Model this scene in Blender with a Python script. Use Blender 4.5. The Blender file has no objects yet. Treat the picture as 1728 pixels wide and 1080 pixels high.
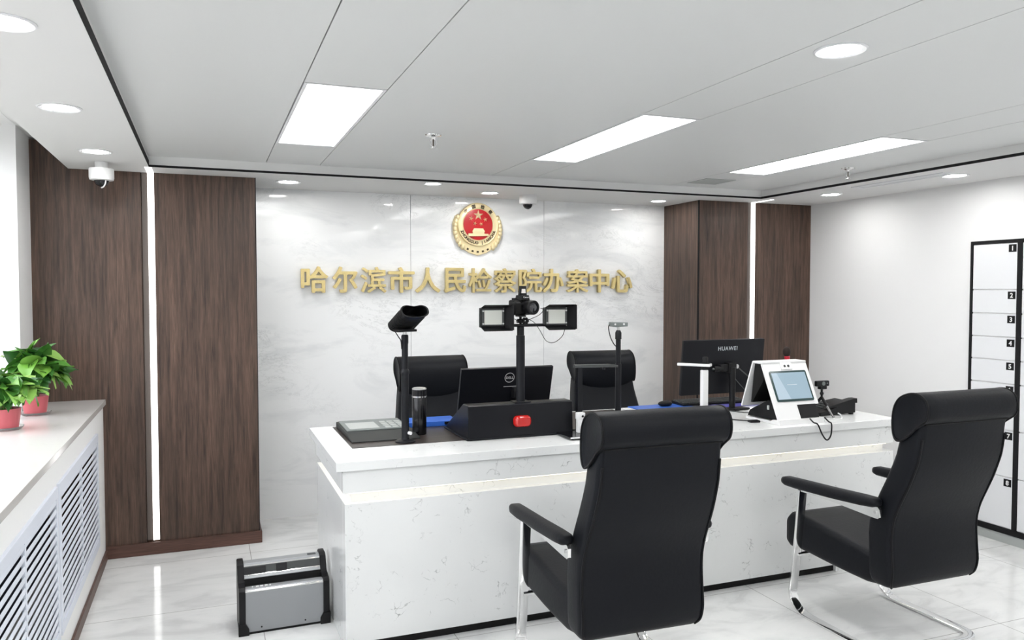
import bpy, bmesh, math, random
from mathutils import Vector, Matrix
R = math.radians
rnd = random.Random(7)
S = bpy.context.scene
COL = S.collection

# ------------------------------------------------------------------ camera
F_PX = 1319.73
YAW, PITCH, ROLL = 0.372999594, -0.036447134, -0.000514275
EYE = 1.6
cam_d = bpy.data.cameras.new('camera'); cam = bpy.data.objects.new('camera', cam_d); COL.objects.link(cam)
cam_d.sensor_fit = 'HORIZONTAL'; cam_d.sensor_width = 36.0
cam_d.lens = 36.0 * F_PX / 1728.0
cam_d.clip_start = 0.05
_f = Vector((math.sin(YAW)*math.cos(PITCH), math.cos(YAW)*math.cos(PITCH), math.sin(PITCH)))
_r = Vector((math.cos(YAW), -math.sin(YAW), 0)); _u = _r.cross(_f)
_r2 = math.cos(ROLL)*_r + math.sin(ROLL)*_u; _u2 = -math.sin(ROLL)*_r + math.cos(ROLL)*_u
cam.matrix_world = Matrix(((_r2.x, _u2.x, -_f.x, 0), (_r2.y, _u2.y, -_f.y, 0), (_r2.z, _u2.z, -_f.z, EYE), (0, 0, 0, 1)))
S.camera = cam

# ------------------------------------------------------------------ world, exposure, light levels
W = bpy.data.worlds.new('world'); S.world = W; W.use_nodes = True
_wt = W.node_tree; _bg = _wt.nodes['Background']
_tc = _wt.nodes.new('ShaderNodeTexCoord'); _sx = _wt.nodes.new('ShaderNodeSeparateXYZ'); _rp = _wt.nodes.new('ShaderNodeValToRGB')
_wt.links.new(_tc.outputs['Generated'], _sx.inputs[0]); _wt.links.new(_sx.outputs[2], _rp.inputs[0]); _wt.links.new(_rp.outputs[0], _bg.inputs[0])
_rp.color_ramp.elements[0].position = 0.0; _rp.color_ramp.elements[0].color = (0.22, 0.22, 0.21, 1)   # ground outside
_rp.color_ramp.elements[1].position = 0.03; _rp.color_ramp.elements[1].color = (0.93, 0.96, 1.0, 1)    # overcast sky
_bg.inputs[1].default_value = 2.4
S.view_settings.view_transform = 'Standard'; S.view_settings.look = 'None'
S.view_settings.exposure = 0.66; S.view_settings.gamma = 1.0; S.view_settings.use_curve_mapping = False
PANEL_E, DOWN_E, STRIP_E, GROOVE_E = 8.4, 62.0, 1.7, 2.0

# ------------------------------------------------------------------ room numbers
ZS, ZC = 2.315, 2.38               # border ceiling, raised ceiling
XL, XR, YB, YW, YF = -0.93, 4.712, 5.697, 5.195, -3.0
TX0, TX1, TY1 = -0.295, 4.02, 4.97 # edges of the raised tray
ZT = 0.857                         # desk top

# ------------------------------------------------------------------ materials
def mat(name, col, rough=0.5, metal=0.0, spec=0.5, emit=None, es=0.0, trans=0.0, alpha=1.0, coat=0.0, bump=None, ior=1.45):
    m = bpy.data.materials.new(name); m.use_nodes = True
    nt = m.node_tree; b = nt.nodes['Principled BSDF']
    b.inputs['Base Color'].default_value = (*col, 1); b.inputs['Roughness'].default_value = rough
    b.inputs['Metallic'].default_value = metal; b.inputs['Specular IOR Level'].default_value = spec
    b.inputs['Transmission Weight'].default_value = trans; b.inputs['IOR'].default_value = ior
    b.inputs['Coat Weight'].default_value = coat; b.inputs['Alpha'].default_value = alpha
    if emit: b.inputs['Emission Color'].default_value = (*emit, 1); b.inputs['Emission Strength'].default_value = es
    if bump:
        sc, st, di = bump
        tc = nt.nodes.new('ShaderNodeTexCoord'); n = nt.nodes.new('ShaderNodeTexNoise'); n.inputs['Scale'].default_value = sc
        n.inputs['Detail'].default_value = 4
        bp = nt.nodes.new('ShaderNodeBump'); bp.inputs['Strength'].default_value = st; bp.inputs['Distance'].default_value = di
        nt.links.new(tc.outputs['Object'], n.inputs['Vector']); nt.links.new(n.outputs['Fac'], bp.inputs['Height'])
        nt.links.new(bp.outputs['Normal'], b.inputs['Normal'])
    return m

class NT:
    """small node helper"""
    def __init__(s, m): s.t = m.node_tree; s.b = s.t.nodes['Principled BSDF']
    def n(s, kind, **kw):
        x = s.t.nodes.new('ShaderNode' + kind)
        for k, v in kw.items():
            if k in x.inputs: x.inputs[k].default_value = v
            else: setattr(x, k, v)
        return x
    def l(s, a, b): s.t.links.new(a, b)
    def ramp(s, stops):
        r = s.n('ValToRGB'); e = r.color_ramp.elements
        while len(e) < len(stops): e.new(0.5)
        for i, (p, c) in enumerate(stops): e[i].position = p; e[i].color = (*c, 1) if len(c) == 3 else c
        return r
    def mix(s, a, b, fac, mode='MIX'):
        m = s.n('Mix', data_type='RGBA', blend_type=mode)
        for sock, v in ((m.inputs[6], a), (m.inputs[7], b), (m.inputs[0], fac)):
            if hasattr(v, 'links'): s.l(v, sock)
            else: sock.default_value = v if not isinstance(v, tuple) else (*v, 1)
        return m.outputs[2]

def wood(name, c0, c1, axis='Z', rough=0.42):
    m = mat(name, c0, rough); h = NT(m)
    tc = h.n('TexCoord'); mp = h.n('Mapping')
    mp.inputs['Scale'].default_value = {'Z': (1, 1, 0.05), 'X': (0.05, 1, 1)}[axis]
    h.l(tc.outputs['Object'], mp.inputs['Vector'])
    n1 = h.n('TexNoise', Scale=55.0, Detail=6.0, Roughness=0.65, Distortion=0.5); h.l(mp.outputs[0], n1.inputs['Vector'])
    n2 = h.n('TexNoise', Scale=9.0, Detail=3.0, Distortion=1.2); h.l(mp.outputs[0], n2.inputs['Vector'])
    n3 = h.n('TexNoise', Scale=210.0, Detail=2.0); h.l(mp.outputs[0], n3.inputs['Vector'])
    r1 = h.ramp([(0.3, c0), (0.7, c1)]); h.l(n1.outputs['Fac'], r1.inputs[0])
    r2 = h.ramp([(0.35, (0.72, 0.72, 0.72)), (0.65, (1.15, 1.12, 1.1))]); h.l(n2.outputs['Fac'], r2.inputs[0])
    r3 = h.ramp([(0.4, (0.82, 0.82, 0.82)), (0.6, (1.08, 1.08, 1.08))]); h.l(n3.outputs['Fac'], r3.inputs[0])
    c = h.mix(h.mix(r1.outputs[0], r2.outputs[0], 1.0, 'MULTIPLY'), r3.outputs[0], 1.0, 'MULTIPLY')
    h.l(c, h.b.inputs['Base Color'])
    return m

def quartz(name, base, vein, rough, scale=1.0, amount=0.5, cloud=0.06, spec=0.5):
    """white engineered stone with short broken squiggles of grey"""
    m = mat(name, base, rough, spec=spec); h = NT(m)
    tc = h.n('TexCoord')
    nz = h.n('TexNoise', Scale=7.0*scale, Detail=3.0); h.l(tc.outputs['Object'], nz.inputs['Vector'])
    dis = h.n('VectorMath', operation='MULTIPLY_ADD'); h.l(nz.outputs['Color'], dis.inputs[0])
    dis.inputs[1].default_value = (0.35/scale,)*3; h.l(tc.outputs['Object'], dis.inputs[2])
    vo = h.n('TexVoronoi', Scale=7.5*scale, feature='DISTANCE_TO_EDGE'); h.l(dis.outputs[0], vo.inputs['Vector'])
    rv = h.ramp([(0.0, (1, 1, 1)), (0.035, (0, 0, 0))]); h.l(vo.outputs['Distance'], rv.inputs[0])
    nm = h.n('TexNoise', Scale=5.5*scale, Detail=5.0, Roughness=0.7); h.l(tc.outputs['Object'], nm.inputs['Vector'])
    rm = h.ramp([(0.54, (0, 0, 0)), (0.66, (1, 1, 1))]); h.l(nm.outputs['Fac'], rm.inputs[0])
    f = h.n('Math', operation='MULTIPLY'); h.l(rv.outputs[0], f.inputs[0]); h.l(rm.outputs[0], f.inputs[1])
    f2 = h.n('Math', operation='MULTIPLY'); h.l(f.outputs[0], f2.inputs[0]); f2.inputs[1].default_value = amount
    nc = h.n('TexNoise', Scale=2.2*scale, Detail=4.0); h.l(tc.outputs['Object'], nc.inputs['Vector'])
    rc = h.ramp([(0.35, tuple(c*(1-cloud) for c in base)), (0.65, base)]); h.l(nc.outputs['Fac'], rc.inputs[0])
    h.l(h.mix(rc.outputs[0], vein, f2.outputs[0]), h.b.inputs['Base Color'])
    return m

def marble_wall():
    """pale glossy marble slabs: soft grey smoke drawn out sideways, few specks"""
    m = mat('glossy_marble', (0.78, 0.79, 0.79), 0.06, spec=0.3); h = NT(m)
    tc = h.n('TexCoord'); mp = h.n('Mapping'); mp.inputs['Scale'].default_value = (0.55, 1, 1.6); mp.inputs['Rotation'].default_value = (0, R(8), 0)
    h.l(tc.outputs['Object'], mp.inputs['Vector'])
    n1 = h.n('TexNoise', Scale=2.1, Detail=8.0, Roughness=0.62, Distortion=1.6); h.l(mp.outputs[0], n1.inputs['Vector'])
    r1 = h.ramp([(0.36, (0.82, 0.83, 0.835)), (0.5, (0.915, 0.92, 0.92)), (1.0, (0.93, 0.935, 0.935))]); h.l(n1.outputs['Fac'], r1.inputs[0])
    n2 = h.n('TexNoise', Scale=3.0, Detail=10.0, Roughness=0.75, Distortion=2.6); h.l(mp.outputs[0], n2.inputs['Vector'])
    ab = h.n('Math', operation='SUBTRACT'); h.l(n2.outputs['Fac'], ab.inputs[0]); ab.inputs[1].default_value = 0.5
    ab2 = h.n('Math', operation='ABSOLUTE'); h.l(ab.outputs[0], ab2.inputs[0])
    rv = h.ramp([(0.0, (1, 1, 1)), (0.012, (0, 0, 0))]); h.l(ab2.outputs[0], rv.inputs[0])
    n3 = h.n('TexNoise', Scale=1.7, Detail=2.0); h.l(tc.outputs['Object'], n3.inputs['Vector'])
    rm = h.ramp([(0.5, (0, 0, 0)), (0.66, (0.7, 0.7, 0.7))]); h.l(n3.outputs['Fac'], rm.inputs[0])
    f = h.n('Math', operation='MULTIPLY'); h.l(rv.outputs[0], f.inputs[0]); h.l(rm.outputs[0], f.inputs[1])
    h.l(h.mix(r1.outputs[0], (0.42, 0.43, 0.43), f.outputs[0]), h.b.inputs['Base Color'])
    return m

def floor_mat():
    m = mat('polished_floor_tile', (0.6, 0.6, 0.59), 0.1, spec=0.36); h = NT(m)
    tc = h.n('TexCoord'); mp = h.n('Mapping'); mp.inputs['Scale'].default_value = (0.8, 1.9, 1); mp.inputs['Rotation'].default_value = (0, 0, R(20))
    h.l(tc.outputs['Object'], mp.inputs['Vector'])
    n1 = h.n('TexNoise', Scale=2.6, Detail=9.0, Roughness=0.6, Distortion=1.3); h.l(mp.outputs[0], n1.inputs['Vector'])
    r1 = h.ramp([(0.36, (0.64, 0.645, 0.645)), (0.5, (0.74, 0.745, 0.74)), (0.7, (0.79, 0.79, 0.785))]); h.l(n1.outputs['Fac'], r1.inputs[0])
    sx = h.n('SeparateXYZ'); h.l(tc.outputs['Object'], sx.inputs[0])
    masks = []
    for out, off, per in ((sx.outputs[0], 0.231, 0.8275), (sx.outputs[1], 2.6, 0.8)):
        a = h.n('Math', operation='SUBTRACT'); h.l(out, a.inputs[0]); a.inputs[1].default_value = off - 20*per
        w = h.n('Math', operation='MODULO'); h.l(a.outputs[0], w.inputs[0]); w.inputs[1].default_value = per
        c = h.n('Math', operation='LESS_THAN'); h.l(w.outputs[0], c.inputs[0]); c.inputs[1].default_value = 0.004
        masks.append(c.outputs[0])
    mx = h.n('Math', operation='MAXIMUM'); h.l(masks[0], mx.inputs[0]); h.l(masks[1], mx.inputs[1])
    h.l(h.mix(r1.outputs[0], (0.36, 0.36, 0.35), mx.outputs[0]), h.b.inputs['Base Color'])
    return m

def leaf_mat():
    m = mat('pothos_leaf', (0.12, 0.3, 0.05), 0.32); h = NT(m)
    g = h.n('NewGeometry'); r = h.ramp([(0.0, (0.018, 0.075, 0.018)), (0.4, (0.06, 0.2, 0.03)), (0.75, (0.16, 0.36, 0.05)), (1.0, (0.36, 0.55, 0.16))])
    h.l(g.outputs['Random Per Island'], r.inputs[0]); h.l(r.outputs[0], h.b.inputs['Base Color'])
    h.b.inputs['Subsurface Weight'].default_value = 0.0
    return m

M = {}
M['white_paint'] = mat('white_wall_paint', (0.8, 0.8, 0.8), 0.6, bump=(900, 0.03, 0.002))
M['cabinet_paint'] = mat('cabinet_white_paint', (0.9, 0.9, 0.895), 0.45)
M['ceiling'] = mat('white_ceiling_panel', (0.73, 0.74, 0.735), 0.5)
M['soffit'] = mat('white_plasterboard', (0.74, 0.74, 0.735), 0.7)
M['gap'] = mat('dark_gap', (0.03, 0.03, 0.03), 0.8)
M['trim_dark'] = mat('dark_metal_trim', (0.014, 0.014, 0.015), 0.7, spec=0.15)
M['walnut'] = wood('walnut_cladding', (0.036, 0.021, 0.0155), (0.135, 0.083, 0.060))
M['walnut_low'] = wood('walnut_skirting', (0.075, 0.036, 0.027), (0.125, 0.065, 0.05), 'X')
M['wall_marble'] = marble_wall()
M['quartz'] = quartz('white_quartz', (0.80, 0.81, 0.805), (0.24, 0.25, 0.245), 0.12, 1.5, 0.8, 0.03)
M['sill_stone'] = quartz('pale_sill_stone', (0.73, 0.715, 0.70), (0.5, 0.48, 0.46), 0.1, 0.35, 0.4, 0.16)
M['floor'] = floor_mat()
M['leather'] = mat('black_leather', (0.0040, 0.0048, 0.0070), 0.48, spec=0.2, bump=(70, 0.16, 0.004))
M['leather_pipe'] = mat('black_piping', (0.004, 0.004, 0.005), 0.5, spec=0.2)
M['chrome'] = mat('polished_steel', (0.82, 0.82, 0.82), 0.1, 1.0)
M['steel'] = mat('brushed_steel', (0.6, 0.6, 0.6), 0.3, 1.0)
M['channel'] = mat('dull_channel', (0.11, 0.09, 0.08), 0.5)
M['black_plastic'] = mat('black_plastic', (0.006, 0.006, 0.007), 0.4, spec=0.3)
M['black_gloss'] = mat('glossy_black_plastic', (0.006, 0.006, 0.008), 0.12)
M['black_matte'] = mat('matte_black', (0.008, 0.008, 0.008), 0.65, spec=0.25)
M['black_metal'] = mat('black_painted_metal', (0.006, 0.0065, 0.009), 0.38, spec=0.3)
M['dark_grey'] = mat('dark_grey_plastic', (0.06, 0.065, 0.065), 0.45)
M['charcoal'] = mat('charcoal_plastic', (0.026, 0.028, 0.028), 0.5, spec=0.3)
M['mid_grey'] = mat('mid_grey_plastic', (0.16, 0.18, 0.175), 0.4)
M['pale_grey'] = mat('pale_grey_plastic', (0.42, 0.44, 0.43), 0.4)
M['silver'] = mat('silver_grey_shell', (0.31, 0.32, 0.33), 0.42, 0.2)
M['white_plastic'] = mat('white_plastic', (0.8, 0.8, 0.8), 0.35)
M['white_enamel'] = mat('white_enamelled_metal', (0.76, 0.77, 0.79), 0.3)
M['grille'] = mat('bluish_white_enamel', (0.74, 0.78, 0.87), 0.35)
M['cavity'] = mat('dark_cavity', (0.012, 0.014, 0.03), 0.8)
M['gold'] = mat('brushed_gold', (0.68, 0.55, 0.26), 0.26, 0.92)
M['gold_side'] = mat('gold_edge', (0.6, 0.45, 0.16), 0.35, 0.9)
M['pale_gold'] = mat('pale_gold_enamel', (0.83, 0.7, 0.42), 0.35, 0.45)
M['red_enamel'] = mat('red_enamel', (0.42, 0.008, 0.012), 0.3)
M['ink'] = mat('dark_brown_ink', (0.05, 0.03, 0.01), 0.5)
M['white_ink'] = mat('white_print', (0.8, 0.8, 0.8), 0.5)
M['grey_ink'] = mat('grey_print', (0.5, 0.5, 0.5), 0.4)
M['pale_ink'] = mat('pale_grey_print', (0.55, 0.6, 0.63), 0.4)
M['desk_wood'] = wood('dark_desk_inlay', (0.030, 0.022, 0.020), (0.052, 0.04, 0.037), 'X', 0.35)
M['blue'] = mat('blue_folder', (0.03, 0.13, 0.55), 0.35)
M['violet'] = mat('violet_folder', (0.10, 0.09, 0.42), 0.4)
M['red_lens'] = mat('red_lens', (0.48, 0.012, 0.01), 0.15, coat=0.6)
M['led_face'] = mat('frosted_led_panel', (0.66, 0.67, 0.62), 0.5)
M['lens'] = mat('lens_glass', (0.012, 0.012, 0.018), 0.04, coat=1.0)
M['screen'] = mat('lit_screen', (0.1, 0.14, 0.17), 0.08, emit=(0.30, 0.40, 0.47), es=0.55)
M['screen_border'] = mat('screen_border', (0.03, 0.06, 0.06), 0.15)
M['sheen_glow'] = mat('painted_sheen_wedge', (0.12, 0.16, 0.2), 0.08, emit=(0.42, 0.5, 0.56), es=0.6)
M['glass'] = mat('window_glass', (1, 1, 1), 0.0, trans=1.0, ior=1.0)
M['clear'] = mat('clear_plastic', (0.95, 0.93, 0.93), 0.1, trans=0.85, ior=1.3)
M['pink'] = mat('pink_pot', (0.52, 0.11, 0.13), 0.35)
M['soil'] = mat('soil', (0.03, 0.02, 0.015), 0.9)
M['stem'] = mat('green_stem', (0.14, 0.3, 0.06), 0.5)
M['leaf'] = leaf_mat()
M['panel_light'] = mat('lit_panel', (0.9, 0.9, 0.9), 0.5, emit=(1.0, 1.0, 0.99), es=PANEL_E)
M['down_light'] = mat('lit_downlight', (0.9, 0.9, 0.9), 0.5, emit=(1.0, 0.99, 0.97), es=DOWN_E)
M['strip_light'] = mat('lit_strip', (0.9, 0.9, 0.9), 0.5, emit=(1.0, 0.99, 0.97), es=STRIP_E)
M['groove_light'] = mat('lit_warm_strip', (0.9, 0.9, 0.9), 0.5, emit=(1.0, 0.9, 0.7), es=GROOVE_E)
M['red_foam'] = mat('red_plastic', (0.5, 0.02, 0.04), 0.4)
M['foam'] = mat('dark_foam', (0.02, 0.012, 0.01), 0.95)
M['flash'] = mat('flash_diffuser', (0.8, 0.75, 0.72), 0.3)

# ------------------------------------------------------------------ mesh helper
class MB:
    def __init__(s): s.bm = bmesh.new(); s.wn = False
    def _add(s, vs, fs, mtx=None):
        v = [s.bm.verts.new((mtx @ Vector(p)) if mtx else p) for p in vs]
        out = []
        for f in fs:
            try: out.append(s.bm.faces.new([v[i] for i in f]))
            except ValueError: pass
        return v, out
    def box(s, x0, x1, y0, y1, z0, z1, b=0.0, mtx=None, seg=2):
        vs = [(x, y, z) for z in (z0, z1) for y in (y0, y1) for x in (x0, x1)]
        v, f = s._add(vs, [(0, 2, 3, 1), (4, 5, 7, 6), (0, 1, 5, 4), (2, 6, 7, 3), (0, 4, 6, 2), (1, 3, 7, 5)], mtx)
        if b > 0:
            s.wn = True
            es = list({e for q in f for e in q.edges})
            bmesh.ops.bevel(s.bm, geom=es, offset=b, segments=seg, profile=0.5, affect='EDGES')
        return s
    def prism(s, poly, lo, hi, axis='x', b=0.0, mtx=None, seg=2):
        n = len(poly)
        def P(t, a, c): return {'x': (t, a, c), 'y': (a, t, c), 'z': (a, c, t)}[axis]
        vs = [P(lo, *p) for p in poly] + [P(hi, *p) for p in poly]
        fs = [tuple(range(n)), tuple(range(2*n-1, n-1, -1))] + [(i, i+n, (i+1) % n + n, (i+1) % n) for i in range(n)]
        v, f = s._add(vs, fs, mtx)
        if b > 0:
            s.wn = True
            es = list({e for q in f[:2] for e in q.edges})
            bmesh.ops.bevel(s.bm, geom=es, offset=b, segments=seg, profile=0.5, affect='EDGES')
        return s
    def loft(s, rings, cap=True, closed=True, mtx=None):
        n = len(rings[0]); vs = [p for r in rings for p in r]; fs = []
        for k in range(len(rings)-1):
            for i in range(n if closed else n-1):
                j = (i+1) % n
                fs.append((k*n+i, k*n+j, (k+1)*n+j, (k+1)*n+i))
        if cap: fs += [tuple(range(n-1, -1, -1)), tuple((len(rings)-1)*n+i for i in range(n))]
        s._add(vs, fs, mtx); return s
    def lathe(s, prof, c=(0, 0, 0), n=28, mtx=None):
        c = Vector(c)
        rings = [[c + Vector((r*math.cos(2*math.pi*i/n), r*math.sin(2*math.pi*i/n), z)) for i in range(n)] for r, z in prof]
        return s.loft(rings, True, True, mtx)
    def cyl(s, p0, p1, r, r1=None, n=20):
        return s.tube([p0, p1], r, n, r1)
    def tube(s, pts, r, n=8, r1=None, cap=True):
        pts = [Vector(p) for p in pts]; rings = []; prev = None
        for i, p in enumerate(pts):
            t = (pts[min(i+1, len(pts)-1)] - pts[max(i-1, 0)]).normalized()
            if prev is None:
                a = Vector((0, 0, 1)) if abs(t.z) < 0.9 else Vector((1, 0, 0))
                u = t.cross(a).normalized()
            else: u = (prev - t*prev.dot(t)).normalized()
            prev = u; w = t.cross(u)
            q = r if r1 is None else r + (r1-r)*i/(len(pts)-1)
            rings.append([p + q*(math.cos(2*math.pi*k/n)*u + math.sin(2*math.pi*k/n)*w) for k in range(n)])
        return s.loft(rings, cap)
    def sweep(s, pts, nrm, w, t):
        """flat bar along pts, normals given, width w across, thickness t"""
        pts = [Vector(p) for p in pts]; rings = []
        for i, p in enumerate(pts):
            d = (pts[min(i+1, len(pts)-1)] - pts[max(i-1, 0)]).normalized()
            n = Vector(nrm[i]); n = (n - d*n.dot(d)).normalized(); b = d.cross(n)
            rr = []
            for a, c in ((1, .7), (.8, 1), (-.8, 1), (-1, .7), (-1, -.7), (-.8, -1), (.8, -1), (1, -.7)):
                rr.append(p + b*(a*w/2) + n*(c*t/2))
            rings.append(rr)
        return s.loft(rings)
    def sphere(s, c, r, n=16, sc=(1, 1, 1)):
        c = Vector(c); k = n//2
        prof = [(max(1e-4, math.sin(math.pi*i/k)), -math.cos(math.pi*i/k)) for i in range(k+1)]
        rings = [[c + Vector((r*sc[0]*a*math.cos(2*math.pi*i/n), r*sc[1]*a*math.sin(2*math.pi*i/n), r*sc[2]*z)) for i in range(n)] for a, z in prof]
        return s.loft(rings)
    def mesh(s, name, m, ang=35):
        bmesh.ops.recalc_face_normals(s.bm, faces=s.bm.faces[:])
        me = bpy.data.meshes.new(name); s.bm.to_mesh(me); s.bm.free()
        for p in me.polygons: p.use_smooth = True
        me.set_sharp_from_angle(angle=R(ang))
        if m: me.materials.append(m)
        return me
    def build(s, name, m, parent=None, loc=(0, 0, 0), ang=35):
        o = bpy.data.objects.new(name, s.mesh(name, m, ang)); COL.objects.link(o); o.location = loc
        if parent: o.parent = parent
        if s.wn:
            w = o.modifiers.new('weighted_normal', 'WEIGHTED_NORMAL'); w.keep_sharp = True; w.weight = 80
        return o

def text_mesh(body, size, depth, offset=0.0, align='CENTER', res=4, spacing=1.0):
    cu = bpy.data.curves.new('lettering', 'FONT'); cu.body = body; cu.size = size; cu.extrude = depth/2
    cu.offset = offset; cu.space_character = spacing; cu.align_x = align; cu.resolution_u = res
    o = bpy.data.objects.new('lettering', cu); COL.objects.link(o)
    dg = bpy.context.evaluated_depsgraph_get(); dg.update()
    me = bpy.data.meshes.new_from_object(o.evaluated_get(dg))
    bpy.data.objects.remove(o); bpy.data.curves.remove(cu)
    return me
def embolden(me, r, n=8):
    b = bmesh.new()
    for i in range(n+1):
        k = len(b.verts); b.from_mesh(me); b.verts.ensure_lookup_table()
        a = 2*math.pi*i/n; q = 0 if i == n else r
        for v in b.verts[k:]:
            v.co.x += q*math.cos(a); v.co.y += q*math.sin(a); v.co.z += i*0.0001
    b.to_mesh(me); b.free()
def text_obj(name, body, size, depth, m, parent=None, loc=(0, 0, 0), mtx=None, offset=0.0, fit=None):
    """lettering upright in the XZ plane, read from -Y; fit = (x0, x1, z0, z1) box to fill"""
    me = text_mesh(body, size, depth, spacing=1.12 if len(body) > 3 else 1.0)
    if offset: embolden(me, offset)
    me.transform(Matrix.Rotation(R(90), 4, 'X'))
    if fit:
        xs = [v.co.x for v in me.vertices]; zs = [v.co.z for v in me.vertices]
        x0, x1, z0, z1 = fit; a, b, c, d = min(xs), max(xs), min(zs), max(zs)
        for v in me.vertices:
            v.co.x = x0 + (v.co.x-a)/(b-a)*(x1-x0); v.co.z = z0 + (v.co.z-c)/(d-c)*(z1-z0)
    if mtx: me.transform(mtx)
    me.materials.clear(); me.materials.append(m)
    o = bpy.data.objects.new(name, me); COL.objects.link(o); o.location = loc
    if parent: o.parent = parent
    return o

def tag(o, label=None, cat=None, group=None, kind=None):
    for k, v in (('label', label), ('category', cat), ('group', group), ('kind', kind)):
        if v: o[k] = v
    return o
def thing(name, label, cat, loc=(0, 0, 0), rz=0.0, group=None):
    o = bpy.data.objects.new(name, None); COL.objects.link(o); o.empty_display_size = 0.1
    o.location = loc; o.rotation_euler = (0, 0, rz)
    return tag(o, label, cat, group)
def dup(root, loc, rz=None, label=None):
    def cp(o, par):
        c = o.copy(); COL.objects.link(c)
        if par: c.parent = par
        for ch in [x for x in kids.get(o.name, [])]: cp(ch, c)
        return c
    kids = {}
    for x in list(COL.objects):
        if x.parent: kids.setdefault(x.parent.name, []).append(x)
    r = cp(root, None); r.location = loc
    if rz is not None: r.rotation_euler = (0, 0, rz)
    if label: r['label'] = label
    return r
def struct(name, mb, m, **k): return tag(mb.build(name, m, **k), kind='structure')

def rrect(hx, hy, r, n=4):
    """rounded rectangle outline"""
    out = []
    for cx, cy, a0 in ((hx-r, hy-r, 0), (-hx+r, hy-r, 90), (-hx+r, -hy+r, 180), (hx-r, -hy+r, 270)):
        for i in range(n+1):
            a = R(a0 + 90*i/n); out.append((cx + r*math.cos(a), cy + r*math.sin(a)))
    return out
def spline(pts, k=6):
    pts = [Vector(p) for p in pts]; P = [pts[0]] + pts + [pts[-1]]; out = []
    for i in range(1, len(P)-2):
        a, b, c, d = P[i-1:i+3]
        for j in range(k):
            t = j/k
            out.append(0.5*((2*b) + (c-a)*t + (2*a-5*b+4*c-d)*t*t + (3*b-a-3*c+d)*t**3))
    out.append(pts[-1]); return out

# ================================================================== SETTING
mb = MB(); mb.box(XL-0.3, XR+0.2, YF, YB+0.2, -0.1, 0.0); struct('floor', mb, M['floor'])
# back wall of three marble slabs
mb = MB()
for x0, x1 in ((0.25, 1.420), (1.423, 2.500), (2.503, 3.7)): mb.box(x0, x1, YB, YB+0.02, 0, ZS+0.02)
struct('wall_back', mb, M['wall_marble'])
mb = MB(); mb.box(XL-0.3, XR+0.2, YB+0.02, YB+0.2, 0, ZC+0.1); struct('wall_back_core', mb, M['white_paint'])
mb = MB(); mb.box(XR, XR+0.2, YF, YB+0.02, 0, ZC+0.1); struct('wall_right', mb, M['white_paint'])
mb = MB(); mb.box(XL-0.3, XR+0.2, YF-0.2, YF, 0, 2.6); struct('wall_front', mb, M['white_paint'])
# left wall with a window opening from the sill to the lintel
WY0, WY1, WZ0, WZ1 = -1.2, 4.86, 0.93, 2.484
mb = MB()
mb.box(XL-0.3, XL, WY1, YB+0.02, 0, 2.6); mb.box(XL-0.3, XL, YF, WY0, 0, 2.6)
mb.box(XL-0.3, XL, WY0, WY1, 0, WZ0); mb.box(XL-0.3, XL, WY0, WY1, WZ1, 2.6)
struct('wall_left', mb, M['white_paint'])
wf = MB()
for k in range(5):
    y = WY0 + (WY1-WY0)*k/4; wf.box(XL-0.29, XL-0.23, y-0.03 if k else y, y+0.03 if k < 4 else y, WZ0, WZ1)
wf.box(XL-0.29, XL-0.23, WY0, WY1, WZ0, WZ0+0.06); wf.box(XL-0.29, XL-0.23, WY0, WY1, WZ1-0.06, WZ1)
win = struct('window_1', wf, M['white_plastic'])
gl = MB(); gl.box(XL-0.265, XL-0.259, WY0, WY1, WZ0, WZ1); gl.build('pane', M['glass'], win)

# walnut cladding on both sides of the marble, each with a lit slot
def clad(name, x0, slot, x1, z1, ret=None):
    mb = MB()
    mb.box(x0, slot-0.055, YW, YW+0.03, 0, z1); mb.box(slot+0.018, x1, YW, YW+0.03, 0, z1)
    mb.box(slot-0.06, slot+0.02, YW+0.018, YW+0.03, 0, z1)
    if ret == 'R': mb.box(x1-0.03, x1, YW+0.03, YB+0.01, 0, z1)
    if ret == 'L': mb.box(x0, x0+0.03, YW+0.03, YB+0.01, 0, z1)
    return struct(name, mb, M['walnut'])
clad('wall_panelling', XL, -0.300, 0.297, 2.47, 'R')
clad('wall_panelling', 3.607, 4.127, XR, ZS, 'L')
mb = MB(); mb.box(0.297, 0.302, YW, YB, 0.06, ZS); struct('trim_1', mb, M['trim_dark'])
mb = MB(); mb.box(3.603, 3.611, YW-0.003, YW+0.01, 0, ZS); struct('trim_2', mb, M['trim_dark'])
mb = MB()
mb.box(-0.575, 0.315, YW-0.018, YW, 0, 0.075, 0.004); mb.box(0.297, 0.315, YW, YB, 0, 0.075, 0.004)
struct('baseboard_back', mb, M['walnut_low'])

# ceiling: long panels with thin open joints, lamp bays left open
STRIPS = ((0.350, 0.667), (1.800, 2.105), (3.19, 3.505))
ROWS = ((3.02, 4.30), (-0.05, 1.23), (-3.0, -1.9))
g = 0.0022
mb = MB()
xs = [TX0-0.01] + [v for a in STRIPS for v in a] + [TX1+0.01]
for i in range(0, len(xs), 2): mb.box(xs[i]+g, xs[i+1]-g, YF, TY1+0.01, ZC, ZC+0.012)
for a, b in STRIPS:
    y = TY1+0.01
    for r0, r1 in ROWS:
        mb.box(a+g, b-g, r1+g, y-g, ZC, ZC+0.012); y = r0
struct('ceiling', mb, M['ceiling'])
mb = MB(); mb.box(-0.6, XR+0.2, YF, YB+0.2, ZC+0.06, ZC+0.2); struct('ceiling_slab', mb, M['gap'])
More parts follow.
